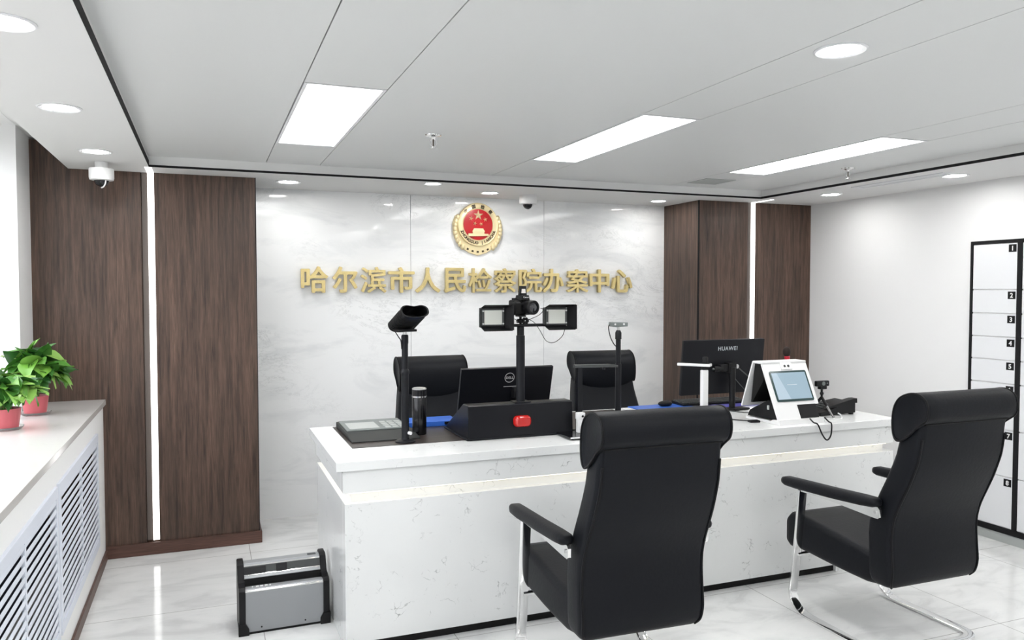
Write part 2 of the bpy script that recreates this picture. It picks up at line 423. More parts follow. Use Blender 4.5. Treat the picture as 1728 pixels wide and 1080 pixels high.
# lower border round the raised field, white upstand and dark shadow line
mb = MB()
SX0 = -0.735
mb.box(SX0, TX0, YF, YB+0.01, ZS, ZS+0.02); mb.box(TX1, XR, YF, YB+0.01, ZS, ZS+0.02); mb.box(TX0, TX1, TY1, YB+0.01, ZS, ZS+0.02)
mb.box(SX0, SX0+0.015, YF, YB+0.01, ZS+0.02, 2.5)
mb.box(TX0-0.02, TX0-0.004, YF, TY1+0.004, ZS+0.02, ZC+0.02); mb.box(TX1+0.004, TX1+0.02, YF, TY1+0.004, ZS+0.02, ZC+0.02)
mb.box(TX0-0.02, TX1+0.02, TY1+0.004, TY1+0.02, ZS+0.02, ZC+0.02)
mb.box(XL-0.01, SX0, YF, YB, 2.485, 2.5)
struct('ceiling_border', mb, M['soffit'])
mb = MB()
mb.box(TX0-0.006, TX0+0.0015, YF, TY1, ZS+0.001, ZS+0.038)
mb.box(TX0, TX1, TY1-0.0015, TY1+0.006, ZS+0.001, ZS+0.014)
mb.box(TX1-0.0015, TX1+0.006, YF, TY1, ZS+0.001, ZS+0.017)
struct('trim_3', mb, M['trim_dark'])

# ================================================================== LIGHTS
def panel_light(x0, x1, y0, y1, label):
    t = thing('ceiling_panel_light', label, 'light', ((x0+x1)/2, (y0+y1)/2, ZC), 0, 'flush ceiling panel lights')
    hx, hy = (x1-x0)/2-0.003, (y1-y0)/2-0.003; w = 0.014
    f = MB()
    f.box(-hx, -hx+w, -hy, hy, -0.002, 0.02); f.box(hx-w, hx, -hy, hy, -0.002, 0.02)
    f.box(-hx+w, hx-w, -hy, -hy+w, -0.002, 0.02); f.box(-hx+w, hx-w, hy-w, hy, -0.002, 0.02)
    f.build('frame', M['white_enamel'], t)
    d = MB(); d.box(-hx+w, hx-w, -hy+w, hy-w, 0.004, 0.016); d.build('diffuser', M['panel_light'], t)
    return t
PL = ['lit ceiling panel left of the first sprinkler, widest of the three in view',
      'lit ceiling panel between the two chrome sprinklers, second of the three in view',
      'lit ceiling panel over the desk end, with the grey vent past its tip']
for (a, b), lb in zip(STRIPS, PL): panel_light(a, b, 3.02, 4.30, lb)
for (a, b), nm in zip(STRIPS, ('first', 'second', 'third')):
    panel_light(a, b, -0.05, 1.23, 'lit ceiling panel of the next row behind the camera, %s strip from the window' % nm)
    panel_light(a, b, -3.0, -1.9, 'added lit ceiling panel at the unseen rear wall behind the camera, %s strip from the window' % nm)  # unseen rear row, put in as extra room light

def downlight(x, y, z, label, r=0.079):
    t = thing('downlight', label, 'light', (x, y, z), 0, 'round recessed downlights')
    ring = MB(); ring.lathe([(r, 0.004), (r, -0.003), (r*0.93, -0.006), (r*0.74, -0.003), (r*0.72, 0.004)], n=40); ring.build('trim_ring', M['white_enamel'], t)
    d = MB(); d.lathe([(r*0.74, -0.001), (r*0.74, -0.0025), (r*0.55, -0.0040), (0.001, -0.0045)], n=40); d.build('diffuser', M['down_light'], t)
    return t
downlight(-0.49, 2.443, ZS, 'round downlight in the left ceiling border, cut by the frame edge')
downlight(-0.519, 3.491, ZS, 'round downlight in the left ceiling border, middle one of that row')
downlight(-0.513, 4.506, ZS, 'round downlight just in front of the dome camera before the walnut panelling')
downlight(0.51, 5.30, ZS, 'round downlight over the marble wall beside the left walnut panelling')
downlight(1.41, 5.04, ZS, 'small round downlight tucked against the dark ceiling line left of the emblem', 0.062)
downlight(1.925, 5.36, ZS, 'round downlight directly above the red emblem', 0.07)
downlight(3.341, 5.36, ZS, 'round downlight over the marble wall beside the right walnut column', 0.07)
downlight(4.306, 4.545, ZS, 'round downlight in the right ceiling border near the walnut panelling')
downlight(4.321, 3.527, ZS, 'round downlight in the right ceiling border beside the long slot vent')
downlight(1.922, 1.995, ZC, 'large round downlight alone in the ceiling strip nearest the camera', 0.083)

for k, y in enumerate((2.51, 1.49, 0.47)): downlight(4.32, y, ZS, 'added round downlight in the right ceiling border, unseen outside the frame, %s towards the rear wall' % ('next', 'second', 'third')[k])  # unseen lamps continuing the row, added to brighten the right and back
for k, y in enumerate((1.40, 0.35)): downlight(-0.5, y, ZS, 'added round downlight in the left ceiling border, unseen outside the frame, %s towards the rear wall' % ('next', 'second')[k])  # unseen lamps carrying on the left row, added as extra light
def led_strip(x, z0, label, side):
    t = thing('led_strip', label, 'light', (x, YW, 0), 0, 'white light strips in the walnut panelling')
    s = MB(); s.box(-0.018, 0.018, -0.001, 0.017, z0, ZS-0.001)
    s.build('diffuser', M['strip_light'], t)
    s = MB(); s.box(-0.018, 0.018, -0.225+0.001, -0.001, ZS-0.0015, ZS+0.003); s.build('ceiling_run', M['strip_light'], t)
    c = MB(); c.box(-0.050, -0.018, 0.009, 0.018, z0, ZS); c.build('channel', M['channel'], t)
    return t
led_strip(-0.300, 0.085, 'tall white light strip in the left walnut panelling', 'L')
led_strip(4.127, 0.085, 'tall white light strip in the right walnut panelling', 'R')

# ================================================================== CEILING FITTINGS
def dome_camera(x, y, neck, r, label):
    t = thing('dome_camera', label, 'security camera', (x, y, ZS), 0, 'white dome cameras')
    if neck:
        n_ = MB(); n_.lathe([(0.033, 0), (0.033, -0.036), (0.03, -0.04)]); n_.build('neck', M['white_plastic'], t)
    z = -0.036 if neck else 0
    b = MB(); b.lathe([(r*0.98, z), (r, z-0.008), (r, z-0.05), (r*0.95, z-0.062), (r*0.62, z-0.066), (r*0.6, z-0.05)], n=36); b.build('housing', M['white_plastic'], t)
    d = MB(); q = r*0.60
    d.lathe([(q*math.cos(R(a)), z-0.064-q*0.95*math.sin(R(a))) for a in range(0, 90, 9)] + [(0.001, z-0.064-q*0.95)], n=32); d.build('dome', M['black_gloss'], t)
    e = MB(); qq = q*1.03
    e.tube([(qq*math.cos(R(a))*0.6, -qq*math.cos(R(a))*0.75, z-0.064-qq*math.sin(R(a))) for a in range(-2, 100, 8)], 0.004, 6); e.build('dome_rim', M['white_plastic'], t)
    return t
dome_camera(-0.528, 4.88, True, 0.063, 'white dome camera on a short neck before the left walnut panelling')
dome_camera(2.25, 5.42, False, 0.066, 'white dome camera flush under the ceiling border beside the emblem')

def sprinkler(x, y, label):
    t = thing('sprinkler', label, 'sprinkler', (x, y, ZC), 0, 'chrome ceiling sprinklers')
    a = MB(); a.lathe([(0.042, 0), (0.04, -0.004), (0.02, -0.008), (0.014, -0.012), (0.012, -0.022), (0.002, -0.022)]); a.build('escutcheon', M['chrome'], t)
    f = MB()
    for s in (-1, 1): f.tube([(s*0.008, 0, -0.02), (s*0.015, 0, -0.028), (s*0.016, 0, -0.045), (s*0.004, 0, -0.06)], 0.0028, 6)
    f.cyl((0, 0, -0.056), (0, 0, -0.066), 0.006, n=12)
    f.build('yoke', M['steel'], t)
    b = MB(); b.cyl((0, 0, -0.022), (0, 0, -0.056), 0.003, n=8); b.build('bulb', M['ink'], t)
    d = MB(); d.lathe([(0.018, -0.066), (0.018, -0.068), (0.001, -0.069)], n=20); d.build('deflector', M['steel'], t)
    return t
sprinkler(1.068, 3.806, 'chrome ceiling sprinkler between the first and second lit ceiling panels')
sprinkler(3.806, 3.873, 'chrome ceiling sprinkler beyond the third ceiling panel light')

t = thing('ceiling_vent', 'small square grey vent in the ceiling strip past the third panel light', 'vent', (3.35, 4.68, ZC))
f = MB(); f.box(-0.12, 0.12, -0.12, -0.105, -0.003, 0.01); f.box(-0.12, 0.12, 0.105, 0.12, -0.003, 0.01); f.box(-0.12, -0.105, -0.105, 0.105, -0.003, 0.01); f.box(0.105, 0.12, -0.105, 0.105, -0.003, 0.01)
f.build('frame', M['pale_grey'], t)
f = MB()
for k in range(9): f.box(-0.105, 0.105, -0.1+k*0.0235, -0.088+k*0.0235, -0.002, 0.003)
f.build('louvres', M['pale_grey'], t)
t = thing('slot_vent', 'long white slot vent in the right ceiling border', 'vent', (4.19, 3.82, ZS))
f = MB(); f.box(-0.055, -0.04, -0.36, 0.36, -0.006, 0.004); f.box(0.04, 0.055, -0.36, 0.36, -0.006, 0.004); f.box(-0.04, 0.04, -0.36, -0.35, -0.006, 0.004); f.box(-0.04, 0.04, 0.35, 0.36, -0.006, 0.004)
f.build('frame', M['white_enamel'], t)
f = MB()
for k in range(4): f.box(-0.036+k*0.02, -0.026+k*0.02, -0.35, 0.35, -0.003, 0.002)
f.build('louvres', M['white_enamel'], t)

# ================================================================== SIGN AND EMBLEM
CH = '哈尔滨市人民检察院办案中心'
XRG = ((.623, .812), (.841, 1.02), (1.042, 1.23), (1.243, 1.441), (1.447, 1.638), (1.67, 1.841), (1.862, 2.049), (2.068, 2.25), (2.275, 2.468), (2.476, 2.656), (2.687, 2.876), (2.888, 3.067), (3.088, 3.282))
ORD = ('first', 'second', 'third', 'fourth', 'fifth', 'sixth', 'seventh', 'eighth', 'ninth', 'tenth', 'eleventh', 'twelfth', 'last')
for c, (a, b), w in zip(CH, XRG, ORD):
    cx = (a+b)/2
    o = text_obj('sign_character', c, 0.2, 0.03, M['gold'], None, (cx, YB-0.026, 1.685), offset=0.0030 if c in '察滨院案检' else 0.0045,
                 fit=(a-cx, b-cx, -0.094, 0.094))
    tag(o, 'raised gold character %s, %s in the sign on the marble wall' % (c, w), 'sign letter', 'gold characters of the wall sign')

t = thing('wall_emblem', 'round red and gold emblem mounted high on the marble wall', 'emblem', (1.942, YB-0.001, 2.075))
def sh(poly, y0, y1, name, m, b=0.0, par=t): q = MB(); q.prism(poly, y0, y1, 'y', b); return q.build(name, m, par)
def circ(r, n=64, cx=0, cz=0, a0=0, a1=360): return [(cx+r*math.cos(R(a0+(a1-a0)*i/n)), cz+r*math.sin(R(a0+(a1-a0)*i/n))) for i in range(n)]
shield = [(-0.2, 0.04), (-0.196, -0.03), (-0.175, -0.09), (-0.135, -0.14), (-0.07, -0.18), (0, -0.2), (0.07, -0.18), (0.135, -0.14), (0.175, -0.09), (0.196, -0.03), (0.2, 0.04), (0.18, 0.1), (-0.18, 0.1)]
sh(shield, -0.014, 0, 'shield', M['pale_gold'], 0.004)
for s in (-1, 1):
    wh = MB()
    for k in range(9):
        a = R(152 + k*9.5); x, z = 0, 0
        x = s*abs(0.183*math.cos(a)); z = 0.183*math.sin(a)
        wh.sphere((x, -0.018, z), 0.0205, 12, (0.85, 0.8, 1.2))
    wh.build('wheat_ear', M['pale_gold'], t)
for k in range(7):
    gear = MB()
    a = R(228 + k*14); x, z = 0.172*math.cos(a), 0.172*math.sin(a)
    gear.box(-0.007, 0.007, -0.0165, -0.013, -0.008, 0.008, 0, Matrix.Translation((x, 0, z)) @ Matrix.Rotation(-a, 4, 'Y'))
    gear.build('gear_notch', M['ink'], t)
rg = MB(); rg.lathe([(0.163, 0.0), (0.165, 0.010), (0.160, 0.016), (0.156, 0.014), (0.126, 0.014), (0.122, 0.016), (0.118, 0.012), (0.001, 0.012)], n=64, mtx=Matrix.Translation((0, -0.012, 0.035)) @ Matrix.Rotation(R(90), 4, 'X'))
rg.build('ring', M['pale_gold'], t)
rd = MB(); rd.lathe([(0.117, 0.0), (0.117, 0.003), (0.08, 0.006), (0.001, 0.007)], n=56, mtx=Matrix.Translation((0, -0.0235, 0.035)) @ Matrix.Rotation(R(90), 4, 'X'))
rd.build('red_disc', M['red_enamel'], t)
def star(cx, cz, r, rot=0):
    vs = [(cx+(r if i % 2 == 0 else r*0.38)*math.sin(R(36*i+rot)), -0.031, cz+(r if i % 2 == 0 else r*0.38)*math.cos(R(36*i+rot))) for i in range(10)]
    q = MB(); q._add(vs + [(cx, -0.041, cz), (cx, -0.027, cz)], [(i, (i+1) % 10, 10) for i in range(10)] + [((i+1) % 10, i, 11) for i in range(10)])
    return q.build('star', M['pale_gold'], t, ang=5)
star(0.0, 0.105, 0.042); star(-0.058, 0.08, 0.019, 10); star(0.056, 0.075, 0.019, -10); star(-0.026, 0.043, 0.018, 20); star(0.023, 0.04, 0.018, -20)
gt = MB()
gt.prism([(-0.083, -0.056), (0.083, -0.05), (0.08, -0.034), (-0.08, -0.034)], -0.036, -0.024, 'y')
gt.prism([(-0.046, -0.034), (0.046, -0.034), (0.046, -0.02), (-0.046, -0.02)], -0.038, -0.024, 'y')
gt.prism([(-0.05, -0.02), (0.05, -0.02), (0.044, -0.006), (-0.044, -0.006)], -0.040, -0.024, 'y')
gt.prism([(-0.042, -0.006), (0.042, -0.006), (0.036, 0.006), (-0.036, 0.006)], -0.040, -0.024, 'y')
gt.build('gate_relief', M['pale_gold'], t)
def arc_text(s, rad, a_mid, step, size, inward):
    for i, ch in enumerate(s):
        if ch == ' ': continue
        d = (i-(len(s)-1)/2)*step
        a = a_mid - d if not inward else a_mid + d
        ar = R(a); x, z = rad*math.cos(ar), 0.035 + rad*math.sin(ar)
        rot = (a - 90) if not inward else (a + 90)
        text_obj('lettering', ch, size, 0.002, M['ink'], t, (x, -0.0275, z), Matrix.Rotation(-R(rot), 4, 'Y') @ Matrix.Translation((0, 0, -size*0.36)), 0.0011)
arc_text('中国检察', 0.139, 90, 30, 0.031, False)
arc_text('ZHONGGUO JIANCHA', 0.139, 270, 8.9, 0.029, True)

# ================================================================== RECEPTION DESK
t = thing('reception_desk', 'long white stone reception desk with a warm lit groove', 'desk', (0, 0, 0))
t.location = (2.15, 3.9, 0); D = (-2.15, -3.9)
def dbox(L, name, m, b=0.0):
    q = MB()
    for x0, x1, y0, y1, z0, z1 in L: q.box(x0+D[0], x1+D[0], y0+D[1], y1+D[1], z0, z1, b)
    return q.build(name, m, t)
YBK = 4.356
dbox([(.556, 3.75, 3.435, 3.495, .04, .664), (.556, .62, 3.495, YBK, 0, .664), (3.33, 3.75, 3.495, YBK, 0, .664), (.556, .60, 3.435, 3.495, 0, .04), (3.33, 3.75, 3.435, 3.495, 0, .04)], 'base', M['quartz'], 0.002)
dbox([(.60, 3.33, 3.455, 3.49, 0, .04)], 'toe_kick', M['black_matte'])
dbox([(.586, 3.70, 3.468, 3.50, .664, .712), (.586, .62, 3.50, YBK, .664, .712), (3.66, 3.70, 3.50, YBK, .664, .712)], 'groove', M['quartz'])
dbox([(.548, 3.745, 3.433, 3.50, .712, .815), (.548, .62, 3.50, YBK, .712, .815), (3.66, 3.745, 3.50, YBK, .712, .815)], 'upper_band', M['quartz'], 0.002)
dbox([(.516, 3.765, 3.410, YBK+.005, .815, ZT)], 'countertop', M['quartz'], 0.003)
dbox([(.636, 2.37, 3.70, YBK-.03, ZT, ZT+.0015)], 'writing_surface', M['desk_wood'])
dbox([(.575, 3.70, 3.443, 3.452, .7085, .7118), (.562, .572, 3.452, YBK-.01, .7085, .7118)], 'groove_light', M['groove_light'])

# ================================================================== CHAIRS
def backrest_rings(hw_scale=1.0):
    sec = [(.292, .04, .10, .225), (.300, .014, .116, .246), (.315, .002, .122, .259), (.335, -.005, .126, .266), (.38, -.012, .128, .268), (.45, -.006, .129, .268), (.52, -.002, .134, .267), (.58, -.006, .131, .266), (.64, -.022, .11, .265), (.71, -.053, .08, .263), (.78, -.085, .047, .26), (.85, -.111, .018, .257), (.90, -.126, .0, .255), (.98, -.138, -.018, .253), (1.04, -.146, -.03, .252), (1.10, -.15, -.05, .25)]
    rings = []
    for z, yr, yf, hw in sec:
        hy = (yf-yr)/2; cy = (yf+yr)/2
        rings.append([Vector((x*hw_scale, cy+y, z)) for x, y in rrect(hw, hy, min(0.03, hy*0.8), 4)])
    return rings, sec
ROLL_P = [(-.150, 1.048), (-.172, 1.068), (-.181, 1.105), (-.171, 1.145), (-.142, 1.169), (-.105, 1.175), (-.066, 1.166), (-.030, 1.145), (-.006, 1.11), (.004, 1.065), (.005, 1.015), (-.003, .975), (-.020, .957), (-.05, .965), (-.085, .99), (-.12, 1.025)]
def headrest(hw, sag):
    pts = spline([(0, a, b) for a, b in ROLL_P + ROLL_P[:1]], 3)[:-1]
    cy, cz = -.085, 1.07
    rings = []
    for x, k in ((-hw-.004, .80), (-hw-.010, .90), (-hw-.008, .97), (-hw+.004, 1.0), (-hw*.75, 1), (-hw*.5, 1), (-hw*.25, 1), (0, 1), (hw*.25, 1), (hw*.5, 1), (hw*.75, 1), (hw-.004, 1.0), (hw+.008, .97), (hw+.010, .90), (hw+.004, .80)):
        r = []
        for p in pts:
            y, z = cy+(p.y-cy)*k, cz+(p.z-cz)*k
            if p.y > -.06 and p.z < 1.06: z -= sag*max(0, 1-(x/hw)**2)*min(1, (1.06-p.z)/.08)
            r.append(Vector((x, y, z)))
        rings.append(r)
    return rings, pts, cy, cz
def chair_upper(t, sag, kx=1.0):
    def fl(z): return 1.0 if kx == 1.0 else kx*(1 + .14*max(0, min(1, (1.0-z)/.3)))
    rings, sec = backrest_rings()
    rings = [[Vector((v.x*fl(v.z), v.y, v.z)) for v in r] for r in rings]
    b = MB(); b.loft(rings); bo = b.build('backrest', M['leather'], t, ang=60)
    for s in (-1, 1):
        p = MB(); p.tube(spline([(s*(hw-.012)*fl(z), yr+.004, z) for z, yr, yf, hw in sec[1:-2]], 3), .0055, 6)
        p.build('piping', M['leather_pipe'], bo)
    p = MB(); p.tube([(-.243*kx, -.1465, 1.046), (.243*kx, -.1465, 1.046)], .005, 6); p.build('piping', M['leather_pipe'], bo)
    hr, pts, cy, cz = headrest(.252*kx, sag)
    h = MB(); h.loft(hr); ho = h.build('headrest', M['leather'], t, ang=60)
    for s in (-1, 1):
        p = MB(); loop = [(s*(.252*kx+.009), cy+(q.y-cy)*.97, cz+(q.z-cz)*.97) for q in pts]; p.tube(loop + loop[:2], .005, 6, cap=False)
        p.build('piping', M['leather_pipe'], ho)
    s_ = MB(); rr = []
    for y, z0, z1, hw in ((.06, .296, .425, .252), (.14, .288, .438, .262), (.25, .291, .450, .266), (.38, .297, .466, .268), (.5, .304, .480, .268), (.58, .306, .485, .267), (.63, .300, .478, .265), (.655, .312, .455, .26), (.668, .345, .42, .245)):
        hz = (z1-z0)/2; rr.append([Vector((x, y, (z0+z1)/2+z)) for x, z in rrect(hw, hz, min(.03, hz*.8), 4)])
    s_.loft(rr); s_.build('seat', M['leather'], t, ang=60)
def visitor_chair(label, loc, rz):
    t = thing('cantilever_chair', label, 'chair', loc, rz, 'black leather visitor chairs')
    chair_upper(t, 0.0)
    X = .287; pts, nr = [], []
    def put(p, n): pts.append(p); nr.append(n)
    side = [((.515, .622), (1, .05)), ((.532, .45), (1, .05)), ((.553, .25), (1, .05)), ((.575, .112), (1, .08))]
    cy, cz, r = .477, .106, .098
    for a in range(0, 91, 15): side.append(((cy+r*math.cos(R(-a)), cz+r*math.sin(R(-a))), (math.cos(R(-a)), math.sin(R(-a)))))
    side.append(((.25, .0075), (0, -1)))
    for (y, z), n in side: put((-X, y, z), (0, n[0], n[1]))
    for a in range(0, 91, 15): put((-X+.08-.08*math.cos(R(a)), .09-.08*math.sin(R(a)), .0075), (0, 0, -1))
    for a in range(90, -1, -15): put((X-.08+.08*math.cos(R(a)), .09-.08*math.sin(R(a)), .0075), (0, 0, -1))
    for (y, z), n in side[::-1]: put((X, y, z), (0, n[0], n[1]))
    f = MB(); f.sweep(pts, nr, .048, .014)
    f.cyl((-X, .545, .29), (X, .545, .29), .010)
    fr = f.build('frame', M['chrome'], t)
    gl = MB()
    for s in (-1, 1): gl.box(s*X-.018, s*X+.018, .455, .495, 0, .004)
    gl.build('glide', M['white_plastic'], fr)
    for s in (-1, 1):
        br = MB(); br.prism([(.53, .616), (.30, .618), (.07, .609), (.035, .609), (.025, .617), (.025, .65), (.035, .66), (.3, .645), (.53, .632)], s*X-.007+s*.008, s*X+.005+s*.008, 'x')
        bo = br.build('arm_bracket', M['chrome'], t)
        sc = MB(); sc.cyl((s*X-.011+s*.008, .047, .636), (s*X+.009+s*.008, .047, .636), .008, n=12); sc.build('screw', M['steel'], bo)
        a = MB(); rr = []
        for y, zc, hx, hz in ((.635, .648, .012, .010), (.628, .648, .024, .017), (.605, .648, .031, .023), (.53, .650, .033, .025), (.3, .661, .032, .026), (.12, .673, .032, .025), (.055, .678, .030, .022), (.036, .679, .024, .016), (.03, .679, .012, .008)):
            rr.append([Vector((s*(X+.012)+x, y, zc+z)) for x, z in rrect(hx, hz, min(hx, hz)*.85, 4)])
        a.loft(rr); a.build('armrest', M['leather'], t, ang=60)
    return t
vc = visitor_chair('black leather cantilever armchair pushed up to the middle of the desk front', (1.532, 2.545, 0), R(-2.0))
dup(vc, (3.012, 2.523, 0), R(-0.3), 'black leather cantilever armchair between the desk end and the locker, with open floor around it')
def desk_chair(label, loc, rz):
    t = thing('office_chair', label, 'chair', loc, rz, 'black leather office chairs behind the desk')
    chair_upper(t, 0.055, 0.86)
    st = MB(); st.cyl((0, .33, .10), (0, .33, .31), .028); st.build('gas_post', M['chrome'], t)
    for k in range(5):
        a = R(90+72*k); dx, dy = math.cos(a), math.sin(a)
        l = MB(); l.tube([(0.02*dx, .33+.02*dy, .105), (.14*dx, .33+.14*dy, .095), (.28*dx, .33+.28*dy, .07)], .02, 8, .014)
        lo = l.build('base_leg', M['chrome'], t)
        w = MB(); w.cyl((.28*dx-.02*dy, .33+.28*dy+.02*dx, .03), (.28*dx+.02*dy, .33+.28*dy-.02*dx, .03), .03, n=16); w.cyl((.28*dx, .33+.28*dy, .03), (.28*dx, .33+.28*dy, .075), .008, n=8); w.build('caster', M['black_plastic'], lo)
    return t
oc = desk_chair('black leather office chair behind the desk, seen past the thermos and monitor', (1.376, 4.90, 0), math.pi)
dup(oc, (2.632, 4.90, 0), math.pi+R(-5), 'black leather office chair behind the desk, beside the right walnut column')

# ================================================================== DESK EQUIPMENT
Z0 = ZT + .0015
# document scanner
t = thing('document_reader', 'flat grey document reader lying on the desk corner at the window side', 'scanner', (.85, 4.02, Z0))
b = MB(); b.prism([(-.20, 0), (.30, 0), (.30, .028), (-.02, .022), (-.20, .005)], -.195, .15, 'x', .003); b.build('body', M['charcoal'], t)
def tilt(y): return .026 + (y+.02)*.025
b = MB(); b.box(-.185, .142, -.0, .285, -.002, .004, .002, Matrix.Translation((0, 0, .0238)) @ Matrix.Rotation(R(1.1), 4, 'X')); b.build('lid', M['mid_grey'], t)
b = MB(); b.box(-.165, -.01, .03, .20, .003, .006, 0, Matrix.Translation((0, 0, .0238)) @ Matrix.Rotation(R(1.1), 4, 'X')); b.build('glass_window', M['pale_grey'], t)
k = MB()
for i in range(3):
    for j in range(4): k.box(.02+i*.04, .05+i*.04, .02+j*.05, .055+j*.05, .003, .006, 0, Matrix.Translation((0, 0, .0238)) @ Matrix.Rotation(R(1.1), 4, 'X'))
k.build('keypad', M['pale_grey'], t)
# iris camera on a pole
PX, PY = .908, 3.766
t = thing('pole_stand', 'black pole on a round foot at the desk front, carrying the hooded camera', 'stand', (PX, PY, Z0))
b = MB(); b.lathe([(.05, 0), (.05, .006), (.043, .010), (.02, .014), (.016, .03), (.002, .03)]); b.build('foot', M['black_metal'], t)
b = MB(); b.cyl((0, 0, .01), (0, 0, .345), .0185); b.build('lower_tube', M['black_metal'], t)
b = MB(); b.cyl((0, 0, .33), (0, 0, .50), .0155); b.lathe([(.0185, .33), (.0205, .34), (.0205, .352), (.0155, .362)]); b.lathe([(.016, .485), (.0175, .49), (.0175, .525), (.013, .53)]); b.build('upper_tube', M['black_metal'], t)
b = MB(); b.cyl((.014, -.012, .045), (.022, -.026, .045), .0085, n=14); b.build('thumb_screw', M['white_plastic'], t)
b = MB(); b.cyl((0, 0, .525), (0, 0, .545), .010, n=14); b.build('tilt_joint', M['steel'], t)
b = MB(); b.tube(spline([(-.055, -.02, .55), (-.035, -.015, .52), (-.022, -.01, .50), (-.017, -.005, .46)], 5), .0025, 6); b.build('cable', M['black_plastic'], t)
t2 = thing('hooded_iris_camera', 'black hooded eye camera tilted upward on top of the left pole', 'camera', (PX, PY, Z0+.545), 0)
# hood: peanut outline swept along a forward, slightly rising axis
outl = []
for i in range(40):
    a = 2*math.pi*i/40; x, z = math.cos(a), math.sin(a)
    hx = .085*math.copysign(abs(x)**.75, x); hz = .040*math.copysign(abs(z)**.8, z)
    if z > 0: hz -= .012*math.exp(-(hx/.035)**2)
    outl.append((hx, hz))
hm = Matrix.Translation((0.008, 0, .055)) @ Matrix.Scale(.83, 4) @ Matrix.Rotation(R(12), 4, 'Z') @ Matrix.Rotation(R(-27), 4, 'X')
b = MB()
rings = []
for y, k in ((.10, .82), (.09, .92), (-.10, 1.0), (-.125, 1.06), (-.13, 1.06), (-.13, .94), (-.09, .88), (-.02, .80)): rings.append([hm @ Vector((x*k, y, z*k)) for x, z in outl])
b.loft(rings); b.build('hood', M['black_plastic'], t2)
b = MB()
for k in range(9):
    y = .07 - k*.019; b.loft([[hm @ Vector((x*q, y+dy, z*q)) for x, z in outl] for dy, q in ((0, .93), (.004, 1.035), (.008, .93))], cap=False)
b.build('ribbing', M['black_matte'], t2)
b = MB(); b.box(-.05, .05, -.035, .03, .0, .012, .003, Matrix.Rotation(R(12), 4, 'Z')); b.build('mounting_plate', M['black_plastic'], t2)
b = MB(); b.cyl((0, 0, -.0), (0, 0, .010), .024, n=20); b.build('tilt_head', M['white_plastic'], t2)
# thermos
t = thing('thermos_flask', 'tall glossy black thermos flask beside the left pole', 'thermos', (1.026, 3.945, Z0))
b = MB(); b.lathe([(.036, 0), (.037, .004), (.037, .186), (.0355, .19), (.0355, .194)]); b.build('body', M['black_gloss'], t)
b = MB(); b.lathe([(.0375, .194), (.0375, .201)]); b.build('collar', M['chrome'], t)
b = MB(); b.lathe([(.0365, .201), (.0365, .235), (.032, .241), (.001, .242)]); b.build('lid', M['black_gloss'], t)
b = MB(); b.lathe([(.037, .234), (.037, .240), (.030, .243), (.028, .2425)]); b.build('lid_rim', M['steel'], t)
# blue box file
t = thing('file_box', 'blue box file lying behind the thermos on the desk', 'folder', (1.16, 4.22, Z0), R(-2))
b = MB(); b.box(-.14, .14, -.085, .085, 0, .028, .003); b.build('box', M['blue'], t)
b = MB(); b.box(.06, .11, -.09, -.084, .008, .024, .002); b.build('clasp', M['black_plastic'], t)
# console with mast
t = thing('camera_console', 'black angular console with a red button and a tall mast', 'console', (1.49, 3.67, Z0))
b = MB(); b.prism([(0, 0), (.39, 0), (.39, .02), (.095, .172), (.024, .172), (.012, .166)], -.285, .29, 'x', .006); b.build('body', M['black_metal'], t)
b = MB(); b.box(-.295, .29, -.006, .40, 0, .008, .003); b.build('base_plate', M['black_metal'], t)
b = MB(); rr = [[Vector((x*k, y, .083+z*k)) for x, z in rrect(.047, .029, .022, 6)] for y, k in ((.002, 1.0), (-.012, 1.0), (-.026, .86), (-.032, .7))]
b.loft(rr); b.build('red_button', M['red_lens'], t)
MX, MY = .016, .058
b = MB(); b.box(MX-.045, MX+.045, MY-.035, MY+.035, .170, .177, .002); b.cyl((MX, MY, .17), (MX, MY, .515), .0225); b.build('lower_mast', M['black_metal'], t)
b = MB(); b.cyl((MX, MY, .50), (MX, MY, .56), .0185); b.build('upper_mast', M['black_metal'], t)
b = MB(); b.box(MX-.17, MX+.20, MY-.008, MY+.016, .560, .575, .003); b.build('crossbar', M['black_metal'], t)
b = MB(); b.cyl((MX, MY, .57), (MX, MY, .62), .007, n=12); b.lathe([(.02, .580), (.022, .586), (.022, .595), (.016, .601)], (MX, MY, 0)); 
for k in range(6): a = R(60*k); b.sphere((MX+.018+.012*math.cos(a), MY-.02, .590+.012*math.sin(a)), .009, 10)
b.box(MX-.022, MX+.022, MY-.025, MY+.02, .612, .620, .002); b.build('ball_head', M['black_plastic'], t)
mastx, masty = 1.49+MX, 3.67+MY
b = MB()
b.tube(spline([(MX+.09, MY-.05, .655), (MX+.108, MY-.05, .648), (MX+.09, MY-.03, .62), (MX+.04, MY-.01, .595), (MX+.01, MY, .58)], 6), .0017, 6)
b.tube(spline([(MX+.01, MY-.02, .608), (MX+.06, MY-.03, .585), (MX+.10, MY-.02, .54), (MX+.14, MY-.01, .485), (MX+.19, MY, .475), (MX+.235, MY, .505), (MX+.25, MY, .54)], 6), .0017, 6)
b.tube(spline([(MX-.10, MY, .60), (MX-.05, MY-.03, .603), (MX-.02, MY-.02, .585)], 5), .0017, 6); b.tube([(MX-.1, MY-.02, .573), (MX-.02, MY-.02, .573)], .0017, 6)
b.build('cable', M['black_plastic'], t)
